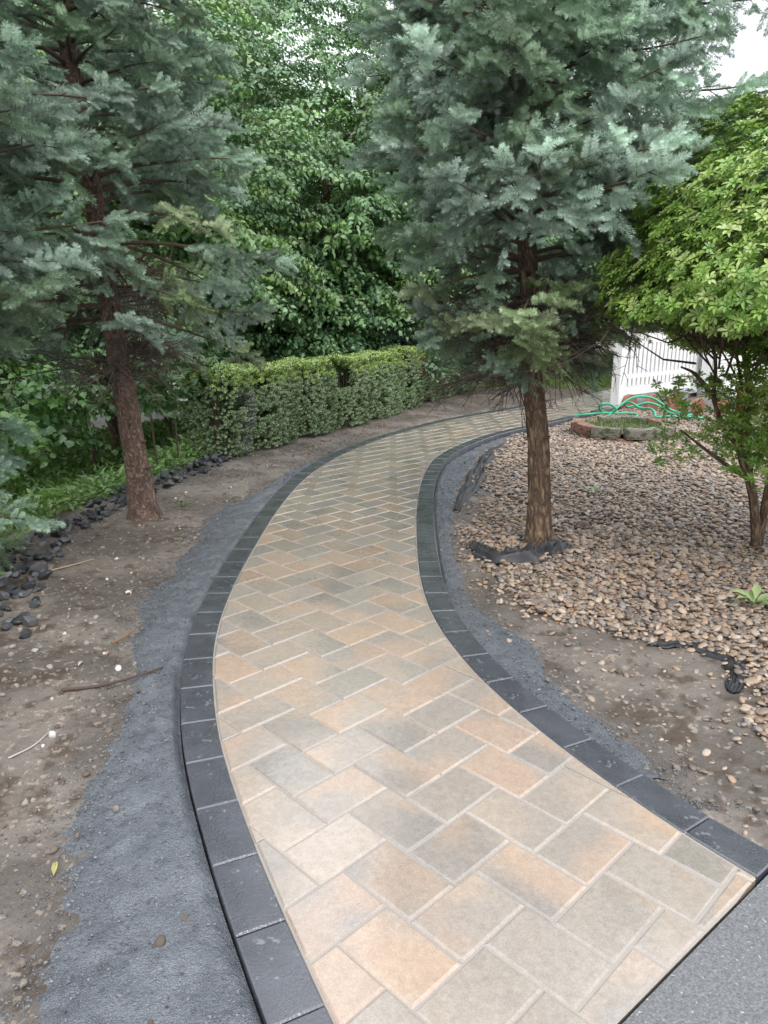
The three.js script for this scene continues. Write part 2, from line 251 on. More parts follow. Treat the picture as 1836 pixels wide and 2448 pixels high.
// ---------------------------------------------------------------- stone dust strips beside the borders
for (const side of [-1, 1]) {
  const fin = side < 0 ? xL : xR, fout = side < 0 ? dustL : dustR, d0 = side < 0 ? 0.9 : 2.22, d1 = side < 0 ? 9.0 : 9.9, pos = [], uv = [], idx = [], nt = 28; let rows = 0;
  for (let d = d0; d <= d1; d += 0.025, rows++) {
    const sl = Math.hypot(1, slopeOf(fin, d)), a = fin(d) + side * (BORDER + 0.002) * sl, b = Math.max(side * (fout(d) + side * 0.05 - a), 0.02) * side;
    for (let k = 0; k <= nt; k++) {
      const t = k / nt, x = a + b * t * 1.1, edge = t + (fbm(x * 4 + 9, d * 4, 4, 62) - 0.5) * 0.45;
      let h = Math.max(Ht(x, d), side < 0 ? -0.05 : -0.075) + (side < 0 ? 0.016 : 0.012) + (fbm(x * 14, d * 14, 3, 66) - 0.5) * 0.016 - sstep(0.45, 1.12, edge) * 0.036; h = Math.min(h, (side > 0 ? -0.035 : -0.014) + Math.abs(x - a) * 0.3);
      pos.push(x, h, -d); uv.push(x / 0.5, d / 0.5);
    }
  }
  for (let j = 0; j < rows - 1; j++) for (let k = 0; k < nt; k++) { const q = j * (nt + 1) + k; if (side > 0) idx.push(q, q + 1, q + nt + 1, q + nt + 1, q + 1, q + nt + 2); else idx.push(q + 1, q, q + nt + 1, q + 1, q + nt + 1, q + nt + 2); }
  tag(mesh('stone_dust_strip', geoFrom(pos, uv, idx), dustMat), side < 0 ? 'blue grey stone dust between the path and the bare soil' : 'blue grey stone dust between the path and the pebble bed', 'stone dust', null, 'structure');
}
// ---------------------------------------------------------------- foliage units
function basis(p, dir, up, s, roll = 0) {                        // local +Z along dir, +Y near up
  const z = dir.clone().normalize(), x = up.clone().cross(z); if (x.lengthSq() < 1e-4) x.set(1, 0, 0); x.normalize(); const y = z.clone().cross(x), m = new THREE.Matrix4().makeBasis(x, y, z);
  if (roll) m.multiply(new THREE.Matrix4().makeRotationZ(roll)); m.scale(V(s, s, s)); m.setPosition(p); return m;
}
function spruceFrond(seed, long = 0.15, density = 1350, nl = 0.025, nw = 0.0031) {   // a shoot with side shoots, bottle-brush fingers, every needle a face
  const R = rng(seed), pos = [], shoots = [[V(0, 0, 0), V((R() - 0.5) * 0.2, 0.05, 1).normalize(), long]];
  for (let k = 0; k < 4; k++) { const s = k % 2 ? 1 : -1, z = 0.005 + k * 0.026 + R() * 0.01; shoots.push([V(0, 0, z), V(s * (0.85 + R() * 0.35), (R() - 0.4) * 0.7, 0.7).normalize(), long * (0.78 - k * 0.07 + R() * 0.12)]); }
  for (const [o, dr, len] of shoots) {
    const a = dr.clone().cross(V(0.2, 0.95, 0.1)).normalize(), b = dr.clone().cross(a).negate(), n = Math.round(len * density);
    for (let i = 0; i < n; i++) {
      const t = (i + R()) / n, th = R() * 6.283, rad = a.clone().multiplyScalar(Math.cos(th)).addScaledVector(b, Math.sin(th)), tip = sstep(0.8, 1, t), q = o.clone().addScaledVector(dr, t * len);
      const nd = dr.clone().multiplyScalar(0.42 + tip * 1.2 * R()).add(rad.multiplyScalar(0.9)).normalize(), sd = nd.clone().cross(dr).normalize().lerp(V(R() - 0.5, R() - 0.5, R() - 0.5), 0.35).normalize().multiplyScalar(nw * 0.5), l = nl * (0.85 + R() * 0.25) * (1 - tip * 0.2);
      const m = q.clone().addScaledVector(nd, l * 0.55), e = q.clone().addScaledVector(nd, l);
      pos.push(q.x, q.y, q.z, m.x + sd.x, m.y + sd.y, m.z + sd.z, e.x, e.y, e.z, q.x, q.y, q.z, e.x, e.y, e.z, m.x - sd.x, m.y - sd.y, m.z - sd.z);
    }
  }
  return geoFrom(pos);
}
const fronds = [1, 2, 3].map((s) => spruceFrond(s * 77));
function leafTris(out, m, len, wid, fold, curl, blunt) {        // one leaf: base at origin, along +Z, face up +Y
  const pts = [[0, 0, 0], [-0.5, fold, blunt ? 0.5 : 0.28], [-0.42, fold * 0.8, blunt ? 0.78 : 0.62], [0, -curl * 0.4, 1], [0.42, fold * 0.8, blunt ? 0.78 : 0.62], [0.5, fold, blunt ? 0.5 : 0.28]].map(([x, y, z]) => V(x * wid, (y - curl * z * z) * len, z * len).applyMatrix4(m)), c = V(0, -curl * 0.2 * len, 0.5 * len).applyMatrix4(m);
  for (let i = 0; i < 6; i++) { const a = pts[i], b = pts[(i + 1) % 6]; out.push(c.x, c.y, c.z, b.x, b.y, b.z, a.x, a.y, a.z); }
}
function smoothLeaves(pos) { return mergeVertices(geoFrom(pos), 1e-5).toNonIndexed === undefined ? geoFrom(pos) : (() => { const g = new THREE.BufferGeometry(); g.setAttribute('position', new THREE.Float32BufferAttribute(pos, 3)); const m = mergeVertices(g, 1e-5); m.computeVertexNormals(); return m; })(); }
function leafSpray(seed, n = 11, stem = 0.36, len = 0.085, wid = 0.066) {   // a twig with alternate hanging leaves
  const R = rng(seed), pos = [];
  for (let i = 0; i < n; i++) {
    const t = (i + 0.4) / n, s = i % 2 ? 1 : -1, o = V(s * 0.012, -0.09 * t * t, t * stem), dir = V(s * (0.35 + R() * 0.9), -0.85 + R() * 1.0, -0.1 + R() * 1.1), up = V((R() - 0.5) * 1.3 + s * 0.3, 1, (R() - 0.5) * 1.3 + 0.35);
    leafTris(pos, basis(o.addScaledVector(dir.clone().normalize(), 0.018), dir, up, 1), len * (0.75 + R() * 0.45), wid * (0.75 + R() * 0.4), 0.06 + R() * 0.06, 0.1 + R() * 0.25);
  }
  for (const k of [0, 1, 2]) { const a = k / 3, b = (k + 1) / 3, w = 0.002; pos.push(-w, -0.09 * a * a, a * stem, w, -0.09 * a * a, a * stem, 0, -0.09 * b * b, b * stem); }
  return smoothLeaves(pos);
}
const sprays = [[11, 14, 0.07], [12, 11, 0.085], [13, 17, 0.06], [16, 12, 0.075]].map(([s, n, l]) => leafSpray(s * 91, n, 0.36, l, l * 0.76)), fineSprays = [17, 18, 19].map((s) => leafSpray(s * 91, 22, 0.36, 0.05, 0.038));
const bigSprays = [14, 15].map((s) => leafSpray(s * 91, 7, 0.34, 0.115, 0.09));
function sprigGeo(seed, n, len, leaf, wid) {                      // small-leaved clipped shrub sprig
  const R = rng(seed), pos = [];
  for (let i = 0; i < n; i++) { const t = (i + R()) / n, th = i * 2.4 + R(), dir = V(Math.cos(th), Math.sin(th), 0.7 + R() * 0.6), o = V(0, 0, t * len); leafTris(pos, basis(o, dir, V(R() - 0.5, R() - 0.5, 1), 1), leaf * (0.7 + R() * 0.5), wid * (0.8 + R() * 0.4), 0.1, 0.15, true); }
  return smoothLeaves(pos);
}
const boxSprigs = [21, 22].map((s) => sprigGeo(s * 31, 14, 0.055, 0.02, 0.012));

// ---------------------------------------------------------------- spruces
function spruce(o) {
  const R = rng(o.seed), T = group(o.name, P(o.x, Ht(o.x, o.d) - 0.01, o.d)); tag(T, o.label, 'tree', o.group);
  const at = (h) => V(o.lean[0] * h, h, -o.lean[1] * h), rad = (h) => Math.max(0.012, o.r * Math.pow(1 - h / (o.top + 0.3), 0.8) + o.flare * Math.exp(-h / 0.14));
  const tp = [], tr = []; for (let h = -0.06; h < o.top; h += h < 2.6 ? 0.05 : 0.25) { tp.push(at(h).add(V((fbm(h * 1.4, 1, 2, o.seed) - 0.5) * 0.05, 0, (fbm(h * 1.4, 5, 2, o.seed) - 0.5) * 0.05))); tr.push(rad(Math.max(0, h))); }
  const trunk = mesh('trunk', tube(tp, tr, 22, 0.10, o.seed), o.bark, T);
  // knots and broken stubs on the bare trunk
  for (let k = 0; k < (o.knots || 0); k++) { const h = 0.25 + R() * (o.dead ? o.dead[1] : 0.6), az = R() * 6.283, dir = V(Math.cos(az), 0.25, Math.sin(az)), p = at(h).addScaledVector(dir, rad(h) * 0.8), l = 0.012 + R() * 0.05; mesh('knot', tube([p, p.clone().addScaledVector(dir, l), p.clone().addScaledVector(dir, l * 1.6)], [0.018, 0.011, 0.006], 7, 0.2, k), o.bark, trunk); }
  const lists = [[], [], []], tint = () => { const c = o.colors[R() * o.colors.length | 0], j = 0.8 + R() * 0.4; return [c[0] * j, c[1] * j, c[2] * j]; };
  const limb = (p0, az, len, rise, droop, n = 7) => { const dx = Math.cos(az), dz = Math.sin(az), side = (R() - 0.5) * 0.35, pts = []; for (let i = 0; i <= n; i++) { const t = i / n, w = side * len * t * t; pts.push(V(p0.x + dx * len * t - dz * w, p0.y + len * (rise * t - droop * t * t + droop * 0.45 * t * t * t) + (vn(t * 4, az * 9, o.seed) - 0.5) * 0.06 * t, p0.z + dz * len * t + dx * w)); } return pts; };
  let az = R() * 6;
  for (let h = o.live; h < o.top - 0.15; h += (h < o.seen ? o.step : o.step * 2.2) * (0.7 + R() * 0.6)) {
    const coarse = h > o.seen, nb = coarse ? 4 : o.per;
    for (let k = 0; k < nb; k++) {
      az += 2.399 + (R() - 0.5) * 0.7; const hh = h + (R() - 0.5) * 0.12, bias = o.bias ? o.bias(az) : 1; if (bias < 0.05) continue;
      const len = o.R(hh) * bias * (0.72 + R() * 0.38) * (o.lowShort && hh < 1.95 && Math.cos(az) > 0 ? 0.6 : 1); if (len < 0.12) continue; const low = hh < o.live + (o.lowBand ?? 0.7);
      const pts = limb(at(hh), az, len, low ? 0.05 + R() * 0.15 : 0.22 + R() * 0.25, low ? 0.42 + R() * 0.2 : 0.3 + R() * 0.2), br = 0.008 + len * 0.009, parts = [tube(pts, pts.map((_, i) => br * (1 - 0.85 * i / 7)), 5)];
      const curve = new THREE.CatmullRomCurve3(pts), bt = tint(), sc = (coarse ? 1.7 : 1) * o.scale, olive = low && R() < (o.olive ?? 0.5);
      const put = (p, dir, s) => { const v = 0.62 + R() * 0.8; const c = olive ? [bt[0] * 0.92, bt[1] * 0.85, bt[2] * 0.62] : bt; const w = R(); lists[w * 3 | 0].push([basis(p, dir, V((R() - 0.5) * 1.5, 1, (R() - 0.5) * 1.5), s * (0.75 + R() * 0.5)), rgb(c[0] * v, c[1] * v, c[2] * v)]); };
      const bare = low ? 0.45 : 0.34, gap = (o.gap || 0.085) * (coarse ? 1.7 : 1); let s = 1;
      for (let t = bare; t < 0.97; t += gap / len) {
        s = -s; const p = curve.getPoint(t), tg = curve.getTangent(t), lat = V(-tg.z, 0, tg.x).normalize().multiplyScalar(s), tl = Math.min(0.5, (1 - t) * len * 0.62 + 0.09) * (0.6 + R() * 0.5) * (olive ? 0.7 : 1);
        const tw = (R() - 0.5) * (o.twist || 2.6) - (o.hang || 0), dir = lat.multiplyScalar(0.85 * Math.cos(tw)).add(V(0, 0.85 * Math.sin(tw), 0)).addScaledVector(tg, 0.7).normalize(), e = p.clone().addScaledVector(dir, tl).add(V(0, -0.12 * tl - (low ? 0.15 * tl : 0), 0));
        if (!coarse) parts.push(tube([p, p.clone().lerp(e, 0.5).add(V(0, 0.03 * tl, 0)), e], [0.0035, 0.0026, 0.0016], 3, 0, 1, false));
        const nf = Math.max(1, Math.round(tl / (0.13 * sc))); for (let f = 0; f < nf; f++) { const u = (f + 0.35 + R() * 0.3) / nf; if (olive && R() < 0.35) continue; put(p.clone().lerp(e, u).add(V(0, 0.03 * tl * Math.sin(u * 3.14), 0)), dir.clone().add(V((R() - 0.5) * 0.9, (R() - 0.5) * 0.9 - (o.hang || 0) * 0.3, (R() - 0.5) * 0.9)), sc); }
      }
      put(pts[7].clone(), curve.getTangent(1), sc * 1.15); put(curve.getPoint(0.93), curve.getTangent(0.95).add(V(0, 0.2, 0)), sc);
      mesh('branch', mergeGeometries(parts), twigMat, T);
    }
  }
  if (o.dead) for (let k = 0; k < o.dead[2]; k++) {               // bare dead branches under the live crown
    const h = lerp(o.dead[0], o.dead[1], Math.pow(R(), 0.8)), az2 = R() * 6.283, len = (0.28 + Math.pow(R(), 1.2) * 0.6) * (o.hang && Math.cos(az2) > 0.1 && h < 1.5 ? 0.55 : 1), pts = limb(at(h), az2, len, (R() - 0.15) * 0.4, 0.1 + R() * 0.3, 6), parts = [tube(pts, pts.map((_, i) => 0.0085 * (1 - 0.75 * i / 6)), 5, 0.15, k)];
    const curve = new THREE.CatmullRomCurve3(pts);
    for (let q = 0; q < 20; q++) {
      const t = 0.2 + R() * 0.8, p = curve.getPoint(t), tg = curve.getTangent(t), tl = 0.08 + R() * 0.3, dir = V(R() - 0.5, (R() - 0.55) * 0.9, R() - 0.5).addScaledVector(tg, 0.45).normalize(), m = p.clone().addScaledVector(dir, tl * 0.5), e = m.clone().addScaledVector(dir.clone().add(V((R() - 0.5) * 0.7, (R() - 0.5) * 0.7, (R() - 0.5) * 0.7)).normalize(), tl * 0.5);
      parts.push(tube([p, m, e], [0.0034, 0.0027, 0.0016], 3, 0, 1, false));
      for (let z = 0; z < 3; z++) { const b = m.clone().lerp(e, R()), g = dir.clone().add(V(R() - 0.5, R() - 0.5, R() - 0.5).multiplyScalar(1.6)).normalize(); parts.push(tube([b, b.clone().addScaledVector(g, 0.03 + R() * 0.09)], [0.0022, 0.0013], 3, 0, 1, false)); }
    }
    mesh('dead_branch', mergeGeometries(parts), deadTwigMat, T);
  }
  lists.forEach((l, i) => l.length && instanced('foliage', fronds[i], needleMat, l, T));
  console.log(o.name, lists.reduce((s, l) => s + l.length, 0), 'fronds', T.children.length);
  return T;
}
const curveOf = (pts) => (h) => { let k = 0; while (k < pts.length - 2 && pts[k + 1][0] < h) k++; const [a, x] = pts[k], [b, y] = pts[k + 1]; return lerp(x, y, clamp((h - a) / (b - a))); };
const BLUE = [[0.285, 0.40, 0.295], [0.23, 0.335, 0.225], [0.36, 0.475, 0.38], [0.2, 0.295, 0.18]];
const GREEN = [[0.16, 0.25, 0.16], [0.2, 0.3, 0.21], [0.18, 0.27, 0.19]];
spruce({ name: 'spruce_tree', label: 'blue spruce with bare twiggy lower trunk growing in the pebble bed', x: 1.07, d: 4.88, r: 0.078, flare: 0.035, top: 6.2, lean: [-0.08, 0.02], bark: barkMat, seed: 5, live: 1.34, lowBand: 0.5, seen: 3.6, step: 0.085, per: 5, scale: 1.0, hang: 0.3, twist: 2.0, knots: 12, dead: [1.08, 1.8, 42], olive: 0.55, colors: BLUE, R: curveOf([[1.3, 0.75], [1.6, 1.1], [1.9, 1.3], [2.4, 1.5], [3, 1.42], [3.5, 1.15], [4, 0.95], [6.2, 0.1]]), lowShort: true, bias: (a) => (0.86 + 0.22 * Math.cos(a)) * (1 - 0.4 * Math.exp(-Math.pow(Math.atan2(Math.sin(a - 0.75), Math.cos(a - 0.75)) / 0.6, 2))) });
spruce({ name: 'spruce_tree', label: 'blue spruce with leaning pinkish trunk standing in the bare soil by the black stones', x: -1.82, d: 5.42, r: 0.09, flare: 0.05, top: 6.6, lean: [-0.07, 0.0], bark: barkPinkMat, seed: 17, live: 1.5, seen: 3.9, step: 0.15, per: 5, scale: 1.0, twist: 1.5, hang: 0.05, gap: 0.075, knots: 10, dead: [1.0, 1.9, 34], olive: 0.3, colors: BLUE, R: curveOf([[1.2, 0.9], [1.7, 1.1], [2.3, 1.25], [3, 1.15], [4, 0.95], [6.6, 0.1]]), bias: (a) => 1 - 0.45 * Math.exp(-Math.pow(Math.atan2(Math.sin(a - 1.25), Math.cos(a - 1.25)) / 0.5, 2)) });
spruce({ name: 'spruce_tree', label: 'large blue spruce reaching in beside the black stones with boughs down to the ground', x: -3.05, d: 3.85, r: 0.1, flare: 0.05, top: 6.5, lean: [0.02, 0.0], bark: barkPinkMat, seed: 29, live: 0.62, seen: 3.0, step: 0.17, per: 5, scale: 1.0, twist: 1.5, gap: 0.075, knots: 0, olive: 0.1, colors: [...BLUE, ...GREEN.slice(1)], R: curveOf([[0.3, 0.85], [0.9, 0.95], [1.5, 1.2], [2.0, 1.65], [2.6, 1.75], [3.2, 1.5], [4.2, 1.1], [6.5, 0.1]]) });
spruce({ name: 'spruce_tree', label: 'dull green spruce rising behind the far end of the hedge', x: 1.25, d: 15.2, r: 0.11, flare: 0.03, top: 9, lean: [0, 0], bark: barkMat, seed: 41, live: 0.7, seen: 0.6, step: 0.12, per: 5, scale: 1.35, knots: 0, olive: 0.4, colors: GREEN, R: curveOf([[0.6, 1.7], [2, 2], [4, 1.8], [6, 1.2], [9, 0.1]]) });

// ---------------------------------------------------------------- broadleaf trees
function broadleaf(o) {
  const R = rng(o.seed), gy = Ht(o.x, o.d), T = group(o.name, P(o.x, gy - 0.02, o.d)); tag(T, o.label, o.category || 'tree', o.group);
  const [cx, cy, cd] = o.c, [rx, ry, rd] = o.r, C = V(cx - o.x, cy - gy, -(cd - o.d)), lists = o.sprays.map(() => []);
  if (o.trunk) {
    const top = V(C.x * 0.8, C.y + ry * 0.3, C.z * 0.8), tp = []; for (let i = 0; i <= 14; i++) { const t = i / 14; tp.push(V(top.x * t + (fbm(t * 5, 3, 2, o.seed) - 0.5) * 0.15, top.y * t, top.z * t + (fbm(t * 5, 9, 2, o.seed) - 0.5) * 0.15)); }
    mesh('trunk', tube(tp, tp.map((_, i) => o.trunk * (1 - 0.8 * i / 14)), 10, 0.08, o.seed), barkMat, T);
    for (let k = 0; k < (o.limbs || 8); k++) { const i = 3 + (R() * 9 | 0), a = tp[i], az = k * 2.4 + R(), e = V(C.x + Math.cos(az) * rx * 0.75, lerp(a.y, C.y + ry * 0.5, 0.5) + R() * 0.5, C.z + Math.sin(az) * rd * 0.75), pts = smoothPts([a, a.clone().lerp(e, 0.5).add(V(0, 0.3 + R() * 0.3, 0)), e], 7); mesh('limb', tube(pts, pts.map((_, j) => o.trunk * 0.42 * (1 - 0.8 * j / 7)), 6, 0.1, k), barkMat, T); }
  }
  let made = 0, tries = 0; const tw = [];
  while (made < o.n && tries++ < o.n * 8) {
    const z = R() * 2 - 1, a = R() * 6.283, q = Math.sqrt(1 - z * z), rr = Math.pow(R(), 0.4), n = V(q * Math.cos(a), z, q * Math.sin(a)), p = C.clone().add(V(n.x * rx * rr, n.y * ry * rr, n.z * rd * rr)); if (p.y < (o.floor ?? 0.15)) continue;
    if (fbm(p.x * o.clump + 20, p.y * o.clump * 1.3 + p.z * o.clump * 0.9, 2, o.seed + 3) < o.hole) continue;
    made++; const out = V(n.x, 0.15, n.z).normalize().add(V((R() - 0.5) * 0.9, (R() - 0.4) * 0.5, (R() - 0.5) * 0.9)).normalize(), ct = o.colors[R() * o.colors.length | 0], j0 = 0.7 + R() * 0.6, ns = o.ns || 5, sag = 0.15 + R() * 1.0; const pts = [p.clone()];
    for (let k = 0; k < ns; k++) {
      const t = k / ns, dir = out.clone().add(V(0, -sag * t * t - 0.1 * sag, 0)).normalize(), v = j0 * (0.85 + R() * 0.3);
      lists[R() * lists.length | 0].push([basis(p, dir, V((R() - 0.5) * 0.9, 1, (R() - 0.5) * 0.9), o.scale * (0.8 + R() * 0.4)), rgb(ct[0] * v, ct[1] * v, ct[2] * v)]); p.addScaledVector(dir, 0.2 * o.scale); pts.push(p.clone());
    }
    if (o.twigs) tw.push(tube([pts[0], pts[ns >> 1], pts[ns]], [0.005, 0.004, 0.002], 3, 0, 1, false));
  }
  if (tw.length) { const m = mesh('twigs', mergeGeometries(tw), twigMat, T); m.userData.kind = 'stuff'; }
  lists.forEach((l, i) => l.length && instanced('crown', o.sprays[i], leafMat, l, T)); console.log(o.name, made);
}
const LEAF = [[0.175, 0.32, 0.145], [0.215, 0.37, 0.16], [0.14, 0.27, 0.13], [0.26, 0.41, 0.175]];
const WOOD = LEAF;                                              // the trees deeper in the wood have the same leaves
const LIME = [[0.26, 0.42, 0.12], [0.21, 0.37, 0.11], [0.31, 0.46, 0.14]];
const woods = 'broadleaf trees of the wood behind the hedge';
broadleaf({ name: 'broadleaf_tree', label: 'tall light green leafy tree standing just behind the hedge', x: -0.9, d: 14.0, c: [-1.1, 3.3, 13.6], r: [2.4, 3.4, 1.7], trunk: 0.13, n: 1700, clump: 0.9, hole: 0.39, scale: 1, sprays, colors: [LEAF[1], LEAF[3], LIME[1], LEAF[0]], seed: 201, group: woods, twigs: true });
broadleaf({ name: 'broadleaf_tree', label: 'leafy tree behind the leaning spruce, its leaves hanging down past the stones', x: -4.0, d: 11.0, c: [-3.9, 3.0, 10.6], r: [2.4, 2.7, 1.7], trunk: 0.12, n: 1200, clump: 0.8, hole: 0.41, scale: 1, sprays, colors: [...LEAF, ...LIME.slice(0, 1)], seed: 203, group: woods, twigs: true, floor: 1.3 });
broadleaf({ name: 'broadleaf_tree', label: 'yellow green tree deep in the wood behind the boughs of the large spruce', x: -7.4, d: 11.5, c: [-7.2, 3.2, 11.3], r: [2.8, 3.0, 2.2], trunk: 0.14, n: 850, clump: 0.7, hole: 0.42, scale: 1.25, sprays, colors: [...LIME, ...LEAF], seed: 205, group: woods });
broadleaf({ name: 'broadleaf_tree', label: 'broad green tree filling the gap behind the light green tree', x: 0.6, d: 17.5, c: [0.2, 4.2, 17.2], r: [3.6, 4.3, 2.2], trunk: 0.18, n: 1250, clump: 0.6, hole: 0.40, scale: 1.4, sprays: fineSprays, colors: WOOD, seed: 207, group: woods });
broadleaf({ name: 'broadleaf_tree', label: 'green tree in the wood between the leaning spruce and the light green tree', x: -4.2, d: 16.5, c: [-4.0, 4.4, 16.3], r: [3.4, 4.4, 2.2], trunk: 0.18, n: 1150, clump: 0.6, hole: 0.40, scale: 1.4, sprays: fineSprays, colors: [...WOOD, LEAF[0]], seed: 209, group: woods });
broadleaf({ name: 'broadleaf_tree', label: 'broad tree at the far edge of the wood behind the large spruce', x: -10.5, d: 17, c: [-10.3, 4, 16.8], r: [4, 4, 2.5], trunk: 0.18, n: 800, clump: 0.5, hole: 0.40, scale: 1.7, sprays: fineSprays, colors: WOOD, seed: 211, group: woods });
broadleaf({ name: 'broadleaf_tree', label: 'green tree behind the twiggy spruce, left of the white railing', x: 4.2, d: 19.5, c: [4.2, 4.0, 19.3], r: [2.7, 3.4, 2], trunk: 0.16, n: 850, clump: 0.6, hole: 0.41, scale: 1.4, sprays: fineSprays, colors: [...WOOD, LEAF[1]], seed: 213, group: woods });
broadleaf({ name: 'broadleaf_tree', label: 'low light leafed tree showing through the spruce boughs above the white railing', x: 8.3, d: 21, c: [8.2, 3.0, 21], r: [2.8, 2.3, 2], trunk: 0.13, n: 600, clump: 0.6, hole: 0.42, scale: 1.4, sprays: fineSprays, colors: LEAF, seed: 215, group: woods });
broadleaf({ name: 'leafy_shrub', label: 'wide leafy thicket filling the space right behind the middle of the hedge', category: 'shrub', x: -0.9, d: 12.7, c: [-0.9, 1.1, 12.6], r: [1.7, 1.15, 0.7], n: 420, clump: 1.0, hole: 0.36, scale: 0.95, floor: 0.2, ns: 4, sprays, colors: LEAF, seed: 219, trunk: 0.03, limbs: 6 });
broadleaf({ name: 'leafy_shrub', label: 'big leaved shrub hanging over the black stones behind the leaning spruce', category: 'shrub', x: -3.7, d: 9.2, c: [-3.6, 0.95, 9.1], r: [1.2, 0.7, 0.6], n: 150, clump: 1.2, hole: 0.42, scale: 0.75, floor: 0.75, ns: 4, sprays: bigSprays, colors: [LEAF[0], LEAF[1], WOOD[1]], seed: 221, trunk: 0.03, limbs: 6, twigs: true });
broadleaf({ name: 'leafy_shrub', label: 'big leaved shrub drooping beside the first block of the hedge', category: 'shrub', x: -3.0, d: 10.2, c: [-2.95, 0.9, 10.1], r: [0.7, 0.6, 0.5], n: 90, clump: 1.3, hole: 0.38, scale: 0.8, floor: 0.5, ns: 4, sprays: bigSprays, colors: LEAF, seed: 223, trunk: 0.025, limbs: 5, twigs: true });
broadleaf({ name: 'leafy_shrub', label: 'leafy shrub behind the lowest boughs of the large spruce', category: 'shrub', x: -4.6, d: 7.9, c: [-4.5, 0.7, 7.8], r: [1.1, 0.8, 0.8], n: 190, clump: 1.2, hole: 0.4, scale: 0.85, floor: 0.4, ns: 4, sprays: bigSprays, colors: [LEAF[1], LIME[1]], seed: 225, trunk: 0.03, limbs: 6 });
[[-14, 24, 3.8, 4.2, 231, 'beyond the far edge of the wood, furthest from the hedge'], [-7.5, 25, 3.6, 4.2, 233, 'deep in the wood behind the leaning spruce'], [-1.5, 24.5, 3.6, 4.4, 235, 'deep in the wood behind the light green tree'], [4.0, 26, 3.4, 3.8, 237, 'far behind the twiggy spruce and the grass']].forEach(([x, d, rx, ry, seed, where]) => broadleaf({ name: 'broadleaf_tree', label: 'green backdrop tree ' + where, x, d, c: [x, ry - 0.9, d], r: [rx, ry, 1.8], trunk: 0.2, n: 620, clump: 0.5, hole: 0.36, scale: 2.1, floor: 0.1, sprays: fineSprays, colors: WOOD, seed, group: woods }));
// pale ground cover on the bank below the stones
{
  const R = rng(300), list = [[], []], geo = [leafSpray(901, 9, 0.16, 0.05, 0.022), leafSpray(902, 7, 0.14, 0.06, 0.03)];
  for (let i = 0; i < 17000; i++) { const d = 2.6 + Math.pow(R(), 0.8) * 16, x = rowX(Math.min(d, 15)) - 0.22 - Math.pow(R(), 1.2) * 8; if (fbm(x * 1.1, d * 1.1, 2, 4) < 0.3) continue; const a = R() * 6.283, c = LIME[R() * 3 | 0], v = 0.7 + R() * 0.6; list[i & 1].push([basis(P(x, Ht(x, d) + R() * 0.03, d), V(Math.cos(a), 0.7 + R() * 1.2, Math.sin(a)), V(R() - 0.5, 1, R() - 0.5), 0.8 + R() * 0.7), rgb(c[0] * v, c[1] * v, c[2] * v)]); }
  tag(instanced('ground_cover', mergeGeometries([geo[0], geo[1].clone().rotateZ(1).translate(0.03, 0, 0)]), leafMat, [...list[0], ...list[1]]), 'pale green ground cover on the bank below the black stones', 'ground cover', null, 'stuff');
}
// thin saplings behind the stones
for (const [x, d, h, s] of [[-2.18, 7.0, 1.15, 1], [-2.06, 7.3, 1.2, 2], [-1.93, 7.85, 1.1, 3]]) {
  const R = rng(s * 7), T = group('sapling', P(x, Ht(x, d) - 0.02, d)); tag(T, ['', 'thin bare sapling stem right beside the leaning spruce trunk', 'thin sapling stem between two others behind the black stones', 'thin sapling stem closest to the first hedge block'][s], 'sapling', 'saplings behind the stones');
  const pts = smoothPts([V(0, 0, 0), V(0.02 * s - 0.05, h * 0.5, 0), V(-0.02, h, 0.02)], 7); mesh('stem', tube(pts, pts.map((_, i) => 0.011 - i * 0.0009), 6, 0.1, s), twigMat, T);
  const l = []; for (let k = 0; k < 26; k++) { const a = R() * 6.283, y = h * (0.55 + R() * 0.5); l.push([basis(V(-0.02, y, 0), V(Math.cos(a), 0, Math.sin(a)), V(0, 1, 0), 0.8), rgb(0.1, 0.2, 0.06)]); } instanced('crown', bigSprays[0], leafMat, l, T);
}

